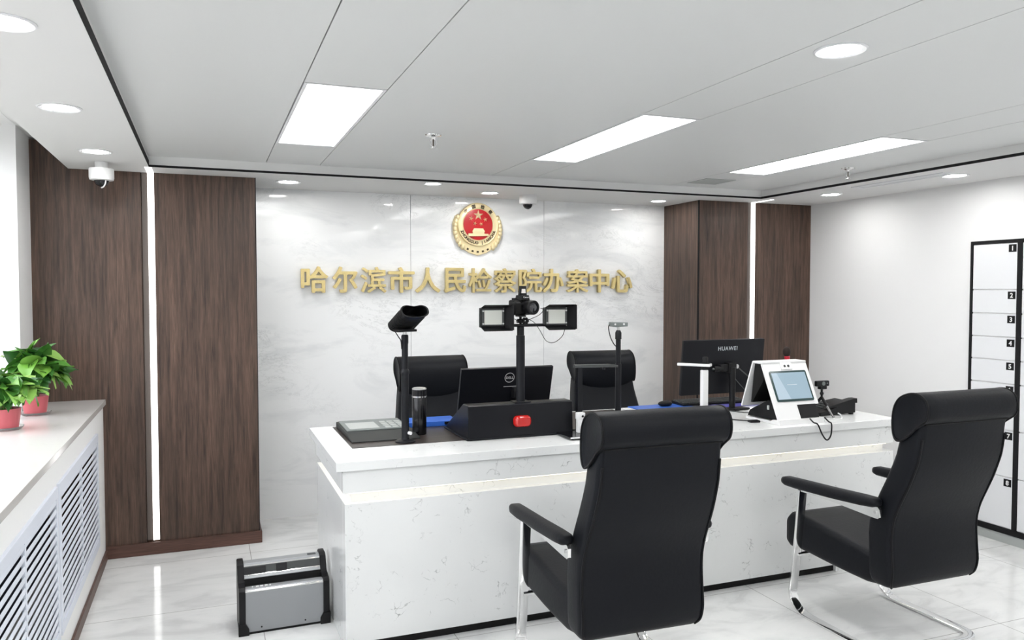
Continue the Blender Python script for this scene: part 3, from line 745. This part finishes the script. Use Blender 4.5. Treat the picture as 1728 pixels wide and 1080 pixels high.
# two LED lamps on the crossbar
def led_lamp(x, label):
    t = thing('led_video_lamp', label, 'lamp', (x, masty, Z0+.56), 0, 'unlit square video lamps on the crossbar')
    w, h = .062, .05
    b = MB(); b.box(-w, w, -.012, .03, 0, 2*h, .006); b.build('housing', M['black_plastic'], t)
    f = MB(); f.box(-w+.001, w-.001, -.017, -.011, .010, 2*h-.006, .002); f.build('front_plate', M['dark_grey'], t)
    f = MB(); f.box(-.047, .047, -.020, -.016, .016, 2*h-.012); f.build('led_face', M['led_face'], t)
    for sx in (-.054, .054):
        for sz in (.02, 2*h-.016):
            s = MB(); s.cyl((sx, -.0175, sz), (sx, -.021, sz), .0045, n=10); s.build('screw', M['steel'], t)
    q = MB(); q.prism([(w-.002, -.012), (w+.030, -.066), (w+.033, -.065), (w+.002, -.010)], -.012, 2*h+.014, 'z', .001); q.build('barn_door', M['black_plastic'], t)
    q = MB(); q.prism([(-w-.002, -.012), (-w-.018, -.030), (-w-.015, -.031), (-w, -.014)], .012, 2*h-.006, 'z', .001); q.build('barn_door', M['dark_grey'], t)
    q = MB(); q.prism([(-.010, 2*h+.002), (-.062, 2*h+.016), (-.062, 2*h+.013), (-.010, 2*h-.001)], -w, w+.029, 'x', .001); q.build('barn_door', M['black_plastic'], t)
    q = MB(); q.prism([(-.010, -.001), (-.058, -.016), (-.058, -.013), (-.010, .002)], -w, w+.029, 'x', .001); q.build('barn_door', M['black_plastic'], t)
    return t
LZ = 1.417
la = led_lamp(1.350, 'unlit square video lamp on the crossbar, at the thermos side of the camera')
dup(la, (1.702, masty, LZ), None, 'unlit square video lamp on the crossbar, at the free end away from the thermos')
la.location.z = LZ
# DSLR
t = thing('dslr_camera', 'black digital camera with raised flash on top of the mast', 'camera', (mastx+.007, masty, Z0+.6205), R(14))
b = MB(); b.box(-.066, .064, -.02, .03, 0, .078, .010, seg=3); b.prism([(-.028, .075), (.03, .075), (.024, .102), (-.02, .102)], -.032, .025, 'y', .004); b.box(-.072, -.03, -.045, .02, .002, .070, .012, seg=3); b.build('body', M['black_matte'], t)
b = MB(); b.lathe([(.036, 0), (.036, .012), (.0345, .016), (.0345, .04), (.037, .044), (.037, .072), (.034, .076), (.028, .076), (.026, .070)], n=32, mtx=Matrix.Translation((.008, -.018, .040)) @ Matrix.Rotation(R(90), 4, 'X')); lo = b.build('lens_barrel', M['black_plastic'], t)
b = MB(); b.lathe([(.027, .069), (.018, .073), (.001, .075)], n=28, mtx=Matrix.Translation((.008, -.018, .040)) @ Matrix.Rotation(R(90), 4, 'X')); b.build('front_glass', M['lens'], lo)
b = MB(); b.prism([(-.024, .098), (.026, .098), (.021, .150), (-.016, .150)], -.012, .004, 'y', .004); fl = b.build('flash', M['black_plastic'], t)
b = MB(); b.prism([(-.012, .112), (.015, .112), (.013, .134), (-.009, .134)], -.0135, -.011, 'y'); b.build('flash_window', M['flash'], fl)
b = MB(); b.lathe([(.013, .078), (.013, .088), (.001, .088)], (-.048, .0, 0), 18); b.build('mode_dial', M['black_plastic'], t)
text_obj('lettering', 'Canon', .012, .001, M['white_ink'], t, (.003, -.0335, .088))
# monitor with round logo
def monitor(name, label, loc, rz, w, h, zc, tilt_deg, logo, stand_x):
    t = thing(name, label, 'monitor', loc, rz)
    mt = Matrix.Translation((0, 0, zc)) @ Matrix.Rotation(R(tilt_deg), 4, 'X')
    b = MB(); b.box(-w/2, w/2, -.012, .012, -h/2, h/2, .004, mt); b.build('back_shell', M['black_metal'], t)
    b = MB(); b.box(-w/2+.006, w/2-.006, .0122, .0135, -h/2+.012, h/2-.006, 0, mt); b.build('screen', M['black_gloss'], t)
    b = MB(); b.cyl((stand_x, -.055, .01), (stand_x, -.055, zc+.0), .019); b.box(stand_x-.03, stand_x+.03, -.06, -.01, zc-.035, zc+.025, .004); b.build('stand', M['black_plastic'], t)
    return t, mt
t, mt = monitor('desk_monitor', 'black monitor with a round logo behind the console', (1.61, 4.22, Z0), 0, .565, .30, .163, 16, 'o', .06)
b = MB(); b.box(-.08, .20, -.10, .10, 0, .010, .004); b.build('foot', M['black_plastic'], t)
b = MB(); b.lathe([(.030, .0), (.030, .0015), (.0265, .0015), (.0265, 0)], n=36, mtx=mt @ Matrix.Translation((.012, -.0118, .090)) @ Matrix.Rotation(R(90), 4, 'X')); b.build('logo', M['grey_ink'], t)
text_obj('logo', 'DELL', .019, .001, M['grey_ink'], t, (0, 0, 0), mt @ Matrix.Translation((.012, -.0125, .0835)), .0004)
b = MB(); b.box(-.02, .075, -.0135, -.0118, .034, .037, 0, mt); b.build('trim_line', M['grey_ink'], t)
# monitor with lettering
t, mt = monitor('desk_monitor', 'black monitor with a white brand word behind the silver column', (3.03, 4.10, Z0), R(1.0), .615, .345, .268, 6, '', .035)
b = MB(); b.lathe([(.055, 0), (.055, .006), (.02, .010), (.002, .010)], (.03, -.055, 0)); b.box(.02, .14, -.10, -.02, 0, .012, .005); b.build('foot', M['black_plastic'], t)
text_obj('logo', 'HUAWEI', .036, .001, M['pale_ink'], t, (0, 0, 0), mt @ Matrix.Translation((.022, -.0125, .105)))
b = MB(); b.cyl((-.09, -.035, .258), (-.03, -.035, .258), .018, n=14); b.box(-.05, .06, -.05, -.012, .24, .285, .004); b.build('bracket', M['black_plastic'], t)
b = MB(); b.cyl((-.10, -.035, .258), (-.09, -.035, .258), .007, n=12); b.cyl((.075, -.05, .27), (.075, -.012, .27), .014, n=14); b.build('bolt', M['steel'], t)
b = MB(); b.tube(spline([(.075, -.04, .272), (.16, -.06, .20), (.225, -.09, .12), (.26, -.13, .05), (.30, -.2, .02)], 8), .004, 6)
b.tube(spline([(.02, -.05, .24), (.08, -.07, .16), (.16, -.09, .08), (.20, -.14, .03), (.22, -.2, .004)], 8), .0025, 6)
b.tube(spline([(-.02, -.11, .003), (.03, -.2, .003), (.12, -.22, .003), (.2, -.25, .003)], 6), .0035, 6); b.build('cable', M['dark_grey'], t)
# first document camera (black, folded arm)
t = thing('document_camera', 'black document camera with a straight arm in front of the second office chair', 'document camera', (1.808, 3.66, Z0))
b = MB(); b.prism([(-.13, -.165), (.12, -.165), (.12, .04), (-.02, .04), (-.02, -.004), (-.13, -.004)], .006, .016, 'z', .002); bo = b.build('base_plate', M['black_gloss'], t)
for x, y in ((-.11, -.145), (.10, -.145), (-.11, -.02), (.10, .02)):
    b = MB(); b.cyl((x, y, 0), (x, y, .007), .008, n=12); b.build('foot', M['black_plastic'], bo)
b = MB(); b.box(-.128, .118, -.168, -.164, .008, .015); b.build('edge_strip', M['white_plastic'], bo)
b = MB(); b.box(-.014, .014, -.014, .014, .016, .346, .003); b.build('column', M['black_metal'], t)
b = MB(); b.prism([(-.030, .345), (.225, .340), (.225, .350), (.18, .357), (-.030, .360)], -.012, .012, 'y', .002); ar = b.build('arm', M['dark_grey'], t)
b = MB(); b.cyl((.14, 0, .330), (.14, 0, .344), .012, n=14); b.build('lens', M['black_gloss'], ar)
b = MB(); b.cyl((.18, 0, .334), (.18, 0, .344), .006, n=10); b.build('lens', M['black_gloss'], ar)
b = MB(); b.box(-.040, -.004, -.075, -.045, .016, .118, .003); b.box(-.044, -.002, -.078, -.045, .085, .120, .004); cl = b.build('adapter', M['white_plastic'], t)
b = MB(); b.cyl((-.018, -.079, .102), (-.018, -.081, .102), .006, n=12); b.build('socket', M['black_plastic'], cl)
# second document camera, silver column
t = thing('document_camera', 'silver column document camera in front of the lettered monitor', 'document camera', (2.775, 3.93, Z0))
b = MB(); b.box(-.09, .09, -.10, .10, 0, .012, .004); b.build('base_plate', M['black_plastic'], t)
b = MB(); b.box(-.021, .021, -.015, .015, .012, .272, .006); b.build('column', M['white_plastic'], t)
b = MB(); b.box(-.016, .016, -.012, .012, .272, .292, .002); b.build('collar', M['black_plastic'], t)
am = Matrix.Translation((0, 0, .292)) @ Matrix.Rotation(R(42), 4, 'Z')
b = MB(); b.box(-.025, .028, -.04, .16, 0, .018, .005, am); ar = b.build('arm', M['white_plastic'], t)
b = MB(); b.box(-.022, .025, -.036, .156, .018, .021, .001, am); b.build('arm_top', M['black_plastic'], ar)
b = MB(); b.box(-.018, .018, -.02, .01, .021, .058, .005, am); b.build('camera_head', M['black_plastic'], t)
# depth camera on a pole
t = thing('pole_stand', 'slim black pole between the second office chair and the blue folder', 'stand', (2.34, 4.20, Z0))
b = MB(); b.lathe([(.05, 0), (.05, .006), (.02, .012), (.016, .02), (.002, .02)]); b.build('foot', M['black_metal'], t)
b = MB(); b.cyl((0, 0, .01), (0, 0, .30), .0185); b.build('lower_tube', M['black_metal'], t)
b = MB(); b.cyl((0, 0, .29), (0, 0, .462), .0155); b.lathe([(.0155, .45), (.0195, .452), (.0195, .49), (.012, .505), (.006, .506)]); b.build('upper_tube', M['black_metal'], t)
t2 = thing('depth_camera', 'small grey bar camera on top of the slim black pole', 'camera', (2.34, 4.20, Z0+.506))
b = MB(); b.cyl((0, 0, 0), (0, 0, .022), .008, n=12); b.build('tilt_joint', M['steel'], t2)
b = MB(); b.prism([(-.062, .024), (-.02, .018), (.058, .022), (.06, .046), (-.06, .050)], -.015, .015, 'y', .004); b.build('body', M['mid_grey'], t2)
b = MB()
for x in (-.03, .03): b.cyl((x, -.0155, .036), (x, -.0165, .036), .006, n=12)
b.build('lens', M['white_ink'], t2)
b = MB(); b.tube(spline([(-.055, 0, .035), (-.068, 0, .02), (-.055, 0, -.04), (-.03, 0, -.085), (-.014, 0, -.10)], 6), .003, 6); b.build('cable', M['black_plastic'], t2)
# folders, mouse, keyboard
t = thing('paper_folder', 'bright blue folder with white pages lying behind the middle armchair', 'folder', (2.66, 4.24, ZT+.0005), R(2))
b = MB(); b.box(-.22, .20, -.14, .10, 0, .006, .001); b.build('pages', M['white_plastic'], t)
b = MB(); b.box(-.17, .22, -.10, .105, .006, .012, .001); b.build('cover', M['blue'], t)
t = tag(MB().box(-.22, .26, -.10, .10, 0, .012, .002).build('paper_folder', M['violet'], None, (3.24, 4.25, ZT+.0005), 35), 'violet blue folder under the keyboard behind the lettered monitor', 'folder')
t = thing('computer_mouse', 'black computer mouse on the bright blue folder', 'mouse', (2.72, 4.27, ZT+.012))
b = MB(); b.sphere((0, 0, .016), .03, 18, (1.7, 1.0, .62)); bmv = b.bm
for v in bmv.verts:
    if v.co.z < 0.0: v.co.z = 0.0
b.build('shell', M['black_plastic'], t)
b = MB(); b.cyl((.02, -.003, .033), (.02, .003, .033), .006, n=10); b.build('wheel', M['dark_grey'], t)
t = thing('keyboard', 'long black keyboard lying under the lettered monitor', 'keyboard', (3.10, 4.27, ZT+.012), R(-2))
b = MB(); b.prism([(-.065, 0), (.075, 0), (.075, .022), (-.065, .012)], -.28, .21, 'x', .003); b.build('case', M['black_plastic'], t)
b = MB()
for j in range(5):
    y = -.05 + j*.024; z = .0135 + (y+.065)*.0714
    for i in range(18): b.box(-.272+i*.0262, -.25+i*.0262, y, y+.019, z-.001, z+.005)
b.build('keycaps', M['dark_grey'], t)
# white kiosk terminal
KX, KY = 3.100, 3.458
t = thing('registration_terminal', 'white A-frame terminal with a tilted touch screen on the desk end', 'terminal', (KX, KY, ZT), 0)
hw = .156
def kf(z): return z*(.16/.33)             # y of the front face at height z
TH = .012
out = [(0, .004), (.02, 0), (.30, 0), (.30, .012), (.03, .012), (kf(.33), .325), (kf(.33)+.075, .325), (.285, .065), (.297, .065), (kf(.33)+.085, .338), (kf(.33)-.004, .338)]
b = MB(); 
cut = [(-hw, 0), (hw, 0), (hw, .335), (-hw, .335)]
# front sheet with a square cut-out low at the right
fs = Matrix.Rotation(-math.atan2(.16, .33), 4, 'X'); L = math.hypot(.16, .33)
b.prism([(-hw, 0), (.0, 0), (hw, 0), (hw, .022), (.0, .022), (.0, .115), (hw, .115), (hw, L), (-hw, L)], 0, TH, 'y', 0, fs)
b.box(-hw, hw, kf(.33)-.004, kf(.33)+.085, .328, .341, .004)
bm_ = Matrix.Translation((0, kf(.33)+.075, .335)) @ Matrix.Rotation(math.atan2(.10, .27), 4, 'X')
b.box(-hw, hw, 0, .010, -.285, 0, 0, bm_)
b.prism([(0, 0), (.30, 0), (.30, .014), (.08, .014), (.07, .024), (.004, .03)], -hw+.0015, hw-.0015, 'x', .002)
b.build('shell', M['white_plastic'], t)
b = MB(); b.prism([(.02, .03), (.29, .018), (.27, .055), (.11, .13), (.055, .11)], -hw+.006, hw-.02, 'x', .003); b.build('base_unit', M['black_plastic'], t)
b = MB(); b.prism([(.145, .25), (kf(.33)+.02, .326), (kf(.33)+.07, .326), (.262, .10), (.25, .10)], -hw+.008, hw-.008, 'x'); b.build('inner_lining', M['black_matte'], t)
b = MB(); b.prism([(x+.002, z+.2265) for x, z in rrect(.130, .0915, .010)], -.004, .001, 'y', 0, fs); so = b.build('screen_frame', M['screen_border'], t)
b = MB(); b.box(-.117, .121, -.0052, -.0038, .148, .306, 0, fs); b.build('screen', M['screen'], so)
b = MB(); b.prism([(-.117, .148), (-.03, .148), (-.08, .306), (-.117, .306)], -.0056, -.005, 'y', 0, fs); b.build('screen_sheen', M['sheen_glow'], so)  # sheen across the screen, painted as a brighter glowing wedge
b = MB(); b.box(-.03, .04, -.0056, -.005, .232, .235, 0, fs); b.build('screen_line', M['pale_ink'], so)
b = MB(); b.box(-.035, .045, -.006, .03, .325, .372, .004, fs); ch = b.build('camera_module', M['white_plastic'], t)
b = MB()
for x in (-.008, .018): b.cyl(fs @ Vector((x, -.0055, .346)), fs @ Vector((x, -.008, .346)), .0075, n=14)
b.build('lens', M['black_gloss'], ch)
b = MB(); b.box(.055, .09, .12, .14, .08, .11, .002); b.box(-.155, -.125, .10, .115, .075, .10, .002); b.build('plug', M['pale_grey'], t)
b = MB(); b.tube(spline([(.045, -.004, .030), (.048, -.030, .012), (.054, -.056, .004), (.078, -.064, -.05), (.112, -.064, -.085), (.14, -.064, -.06), (.148, -.060, 0), (.150, -.034, .012), (.150, -.004, .030)], 8), .0042, 8); b.build('loop_cable', M['black_plastic'], t)
# hand microphone behind
t = thing('microphone', 'foam headed microphone with a red collar rising behind the white terminal', 'microphone', (3.310, 3.83, ZT))
b = MB(); b.lathe([(.05, 0), (.05, .008), (.014, .016), (.006, .02)], (0, 0, 0)); b.build('foot', M['black_plastic'], t)
b = MB(); b.tube(spline([(0, 0, .015), (0, .0, .20), (-.005, 0, .32)], 5), .005, 8); b.build('gooseneck', M['black_plastic'], t)
b = MB(); b.lathe([(.006, .322), (.015, .328), (.017, .344), (.012, .350)], (-.005, 0, 0)); b.build('collar', M['red_foam'], t)
b = MB(); b.sphere((-.008, 0, .374), .023, 18, (1, 1, 1.4)); b.build('windscreen', M['foam'], t)
# webcam on small tripod
t = thing('webcam', 'small black webcam on a mini tripod beside the white terminal', 'webcam', (3.41, 3.65, ZT))
b = MB(); b.box(-.048, .048, -.012, .012, .178, .212, .006); b.box(-.02, .03, -.012, .016, .160, .180, .004); hb = b.build('head', M['black_plastic'], t)
b = MB(); b.cyl((.002, -.012, .195), (.002, -.0145, .195), .012, n=18); b.cyl((.03, -.012, .196), (.03, -.0135, .196), .004, n=10); b.build('lens', M['mid_grey'], hb)
b = MB(); b.cyl((0, 0, .105), (0, 0, .165), .007, n=12); b.sphere((0, 0, .135), .012, 12); b.build('column', M['black_plastic'], t)
for dx, dy in ((-.012, -.112), (-.035, .075), (.085, .02)):
    b = MB(); b.cyl((0, 0, .112), (dx*.45, dy*.45, .066), .0085, n=10); lg = b.build('leg', M['black_plastic'], t)
    b = MB(); b.cyl((dx*.45, dy*.45, .066), (dx, dy, .004), .006, n=10); b.build('leg_tube', M['chrome'], lg)
# desk phone
t = thing('desk_telephone', 'black desk telephone at the far end of the desk', 'telephone', (3.54, 3.75, ZT), R(-6))
b = MB(); b.prism([(-.13, .0), (.115, .012), (.115, .075), (.02, .06), (-.13, .018)], -.12, .075, 'y', .004); b.build('body', M['black_plastic'], t)
b = MB(); b.prism([(-.08, .042), (-.07, .055), (.02, .078), (.10, .098), (.125, .098), (.125, .070), (.10, .07), (.02, .056)], -.125, -.07, 'y', .005); b.build('handset', M['black_plastic'], t)
b = MB()
for i in range(3):
    for j in range(4): b.box(-.075+i*.026, -.056+i*.026, -.055+j*.028, -.036+j*.028, .028+i*.0085, .042+i*.008)
b.build('keypad', M['dark_grey'], t)
b = MB(); b.box(.085, .11, -.11, -.09, .0, .03, .003); b.box(.085, .11, .045, .065, .0, .03, .003); b.build('foot', M['black_plastic'], t)
tag(MB().tube(spline([(3.28, 3.62, ZT+.012), (3.33, 3.56, ZT+.004), (3.40, 3.50, ZT+.004), (3.45, 3.53, ZT+.004), (3.455, 3.545, ZT+.02), (3.44, 3.55, ZT+.03)], 8), .0035, 8).build('cable', M['white_plastic'], None), 'white cable curling between the white terminal and the telephone', 'cable')
t = thing('cable_reel', 'flat black cable hub lying behind the white terminal', 'cable hub', (2.885, 3.62, ZT))
b = MB(); b.prism([(-.03, -.02), (.03, -.03), (.04, .01), (-.02, .02)], 0, .012, 'z', .003); b.build('hub', M['black_plastic'], t)
b = MB(); b.tube(spline([(.0, .01, .006), (-.06, .10, .004), (-.03, .22, .004), (.05, .30, .004)], 6), .003, 6); b.build('cord', M['black_plastic'], t)

# ================================================================== PORTABLE MACHINE ON THE FLOOR
t = thing('document_scanner', 'grey and black floor machine leaning against the desk side', 'machine', (.123, 3.785, 0), R(1))
w = .415
b = MB(); b.prism([(.006, .012), (.19, .012), (.19, .293), (.165, .299), (.130, .297), (.118, .285), (.108, .248), (.092, .236), (.092, .205), (.085, .192), (.07, .192), (.06, .209), (.018, .213), (.006, .203)], .024, w-.026, 'x'); b.build('body', M['silver'], t)
b = MB(); b.prism([(.059, .2085), (.067, .193), (.086, .193), (.0915, .207), (.090, .235), (.086, .235), (.083, .205), (.07, .200)], .026, w-.028, 'x'); b.build('feed_slot', M['black_matte'], t)
b = MB(); b.prism([(.1035, .2472), (.1045, .2458), (.110, .2480), (.1072, .2505)], .024, w-.026, 'x'); b.prism([(.1165, .2855), (.1185, .2825), (.122, .2895), (.1200, .2912)], .024, w-.026, 'x'); b.prism([(.0040, .204), (.006, .200), (.011, .2065), (.0095, .2095)], .024, w-.026, 'x'); b.build('bright_edge', M['chrome'], t)
b = MB(); b.prism([(.1065, .2495), (.1165, .2845), (.122, .286), (.112, .249)], .026, w-.028, 'x'); b.build('upper_panel', M['dark_grey'], t)
pm = Matrix.Translation((0, .1065, .250)) @ Matrix.Rotation(-math.atan2(.0095, .035), 4, 'X')
b = MB(); b.box(.03, .13, -.003, .002, .002, .032, 0, pm); b.box(.178, .228, -.003, .002, .0, .034, 0, pm); b.build('dark_window', M['black_gloss'], t)
for x0, x1 in ((0, .03), (w-.030, w)):
    b = MB(); b.prism([(0, 0), (.20, 0), (.20, .298), (.185, .308), (.135, .308), (.115, .296), (.102, .25), (.088, .232), (.08, .222), (.015, .222), (0, .208)], x0, x1, 'x', .005); b.build('side_guard', M['black_plastic'], t)
    q = .014 if x0 == 0 else -.014
    b = MB(); b.prism([(x0-.003 if x0 == 0 else x0+q, 0), (x1+q if x0 == 0 else x1+.003, 0), (x1+q if x0 == 0 else x1+.003, .03 if x0 == 0 else .055), (x1 if x0 == 0 else x1+.003, .055), (x0-.003 if x0 == 0 else x0, .055), (x0-.003 if x0 == 0 else x0+q, .055 if x0 == 0 else .03)], -.006, .03, 'y', .003); b.build('corner_foot', M['black_plastic'], t)
b = MB(); b.box(.02, w-.02, .01, .19, .0, .014); b.build('underside', M['black_matte'], t)
b = MB()
for x in (.10, .30): b.cyl((x, .007, .03), (x, .004, .03), .004, n=10)
b.build('screw', M['black_plastic'], t)
b = MB()
for i, x in enumerate((.06, .078, .098, .118, .14)): b.box(x, x+(.006 if i in (0, 4) else .013), .028, .044, .2128, .2142)
b.build('icon_row', M['white_ink'], t)
b = MB(); b.box(.33, .37, .140, .158, .2985, .3005); b.build('display', M['dark_grey'], t)

# ================================================================== RADIATOR CABINET
RX, SZ = -0.578, .96
t = thing('radiator_cabinet', 'white radiator cabinet with louvred doors and a stone top under the window', 'radiator cover', (-.75, 2.0, 0))
O = (.75, -2.0)
def rb(L, name, m, b_=0.0, par=None):
    q = MB()
    for x0, x1, y0, y1, z0, z1 in L: q.box(x0+O[0], x1+O[0], y0+O[1], y1+O[1], z0, z1, b_)
    return q.build(name, m, par or t)
GR = [(3.625, 4.85), (2.36, 3.585), (1.095, 2.32), (-.17, 1.055)]
GZ0, GZ1 = .185, .815
face = [(RX-.02, RX, y0, y1, .0, SZ-.03) for y0, y1 in [(GR[0][1], YW-.002)] + [(GR[i+1][1], GR[i][0]) for i in range(3)] + [(-1.0, GR[3][0])]]
face += [(RX-.02, RX, y0, y1, .0, GZ0) for y0, y1 in GR] + [(RX-.02, RX, y0, y1, GZ1, SZ-.03) for y0, y1 in GR]
rb(face, 'front_panel', M['cabinet_paint'])
rb([(XL+.002, RX+.016, -1.0, YW-.001, SZ-.032, SZ)], 'stone_top', M['sill_stone'], .003)
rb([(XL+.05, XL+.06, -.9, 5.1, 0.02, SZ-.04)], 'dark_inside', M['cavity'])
rb([(RX, RX+.012, -1.0, YW-.02, 0, .058)], 'skirting', M['walnut_low'], .002)
for y0, y1 in GR:
    fr = rb([(RX-.012, RX+.012, y0, y0+.035, GZ0, GZ1), (RX-.012, RX+.012, y1-.035, y1, GZ0, GZ1), (RX-.012, RX+.012, y0+.035, y1-.035, GZ0, GZ0+.045), (RX-.012, RX+.012, y0+.035, y1-.035, GZ1-.045, GZ1)], 'louvred_door', M['grille'], .003)
    q = MB(); n = 15; ym = (y0+y1)/2
    for k in range(n):
        z = GZ0+.06 + (GZ1-GZ0-.12)*k/(n-1)
        for a, b2 in ((y0+.036, ym-.010), (ym+.010, y1-.036)):
            q.prism([(RX+.007+O[0], z+.013), (RX+.010+O[0], z+.009), (RX+.0105+O[0], z), (RX+.009+O[0], z-.007), (RX+.005+O[0], z-.010), (RX-.014+O[0], z-.030), (RX-.016+O[0], z-.028), (RX+.003+O[0], z-.006), (RX+.005+O[0], z+.006)], a+O[1], b2+O[1], 'y')
    q.box(RX-.002+O[0], RX+.011+O[0], ym-.010+O[1], ym+.010+O[1], GZ0+.045, GZ1-.045, .002)
    q.build('louvre_slats', M['grille'], fr)

# ================================================================== POTTED PLANTS
def leaf(mb, base, d, up, L, w):
    d = d.normalized(); sd = d.cross(up)
    if sd.length < 1e-3: sd = Vector((1, 0, 0))
    sd.normalize(); nn = sd.cross(d).normalized()
    prof = [(0, .04), (.06, .55), (.2, .92), (.38, 1.0), (.58, .82), (.78, .48), (.92, .18), (1.0, .0)]
    vs = []; droop = rnd.uniform(.15, .5); fold = rnd.uniform(.1, .45); wav = rnd.uniform(-.08, .08)
    for tt, ww in prof:
        c = base + d*(L*tt) - nn*(droop*L*tt*tt)
        for s in (-1, -.5, 0, .5, 1):
            back = -.10*L if (tt < .1 and abs(s) == 1) else 0
            vs.append(c + sd*(s*ww*w/2) + nn*(abs(s)*ww*w/2*fold + wav*w*math.sin(tt*9+s*2)) + d*back)
    fs = []
    for r in range(len(prof)-1):
        for k in range(4): fs.append((r*5+k, r*5+k+1, (r+1)*5+k+1, (r+1)*5+k))
    mb._add(vs, fs)
def pothos(label, loc, n, rad, h, seed, pot_r=.062):
    global rnd
    rnd = random.Random(seed)
    t = thing('potted_pothos', label, 'plant', loc, 0, 'potted pothos on the radiator cabinet')
    b = MB(); b.lathe([(pot_r*.78, .005), (pot_r*.8, .0), (pot_r*1.02, .10), (pot_r*.96, .10), (pot_r*.9, .085), (.002, .085)]); po = b.build('pot', M['pink'], t)
    b = MB(); b.lathe([(pot_r*.95, 0), (pot_r*1.15, .012), (pot_r*1.18, .016), (pot_r*1.1, .014), (pot_r*.85, .002)]); b.build('saucer', M['clear'], t)
    b = MB(); b.lathe([(pot_r*.9, .086), (.002, .092)]); b.build('soil', M['soil'], po)
    lm, sm = MB(), MB()
    for i in range(n):
        el = math.asin(rnd.uniform(-.25, 1)) ; az = rnd.uniform(0, 2*math.pi)
        rr = rnd.uniform(.55, 1.0)
        p = Vector((max(math.cos(az)*math.cos(el)*rad*rr, -.07), math.sin(az)*math.cos(el)*rad*rr, .12 + h*.45 + math.sin(el)*h*.55*rr))
        if p.z < .06: p.z = .06
        d = Vector((p.x, p.y, (p.z-.2)*.6)) + Vector((rnd.uniform(-.05, .05), rnd.uniform(-.05, .05), rnd.uniform(-.10, .04)))
        L = rnd.uniform(.10, .145)
        leaf(lm, p - d.normalized()*L*.35, d, Vector((0, 0, 1)) + Vector((rnd.uniform(-.5, .5), rnd.uniform(-.5, .5), 0)), L, L*rnd.uniform(.62, .8))
        if i % 3 == 0: sm.tube(spline([(rnd.uniform(-.02, .02), rnd.uniform(-.02, .02), .085), (p.x*.4, p.y*.4, p.z*.6+.05), tuple(p - d.normalized()*L*.35)], 4), .0022, 5)
    lm.build('foliage', M['leaf'], t, ang=80); sm.build('stems', M['stem'], t)
    return t
pothos('leafy green pothos in a pink pot nearest the walnut panelling', (-.835, 4.68, SZ), 105, .135, .22, 11)
pothos('leafy green pothos in a pink pot, half cut by the left frame edge', (-.872, 4.22, SZ), 70, .11, .13, 5)

# ================================================================== LOCKER
t = thing('locker_cabinet', 'white numbered locker with black frame set in the right wall', 'locker', (XR, 3.0, 0))
LX = .012; LY0, LY1 = 3.03, 3.712; LZ0, LZ1 = .06, 1.926
zl = [1.905, 1.61, 1.458, 1.309, 1.163, 1.014, .722, .424, .098]
def y_(v): return v-3.0
b = MB()
cols = [(3.392, 3.694), (3.062, 3.36)]
def fbox(y0, y1, z0, z1): b.box(-LX, .10, y_(y0), y_(y1), z0, z1)
fbox(LY0, LY1, LZ1-.022, LZ1); fbox(LY0, LY1, LZ0, .096)
fbox(3.694, LY1, .096, LZ1-.022); fbox(3.360, 3.392, .096, LZ1-.022); fbox(3.03, 3.062, .096, LZ1-.022)
b.box(.06, .10, y_(LY0), y_(LY1), .096, LZ1-.02)
b.build('frame', M['trim_dark'], t)
b = MB(); b.box(-.006, .10, y_(LY0), y_(LY1), 0, LZ0); b.build('plinth', M['pale_grey'], t)
for ci, (a, c) in enumerate(cols):
    for i in range(8):
        z1, z0 = zl[i]-.004, zl[i+1]+.004
        d = MB(); d.box(-LX+.003, .02, y_(a)+.002, y_(c)-.002, z0, z1, .001); do = d.build('door', M['white_enamel'], t)
        if ci == 0:
            p = MB(); p.box(-LX+.0015, -LX+.004, y_(a)+.008, y_(a)+.058, z1-.055, z1-.008); pl = p.build('number_plate', M['black_plastic'], do)
            pl['label'] = 'black plate with white number %d' % (i+1)
            text_obj('number', str(i+1), .040, .001, M['white_ink'], pl, (-LX+.001, y_(a)+.033, z1-.0455), Matrix.Rotation(R(-90), 4, 'Z'), .0012)
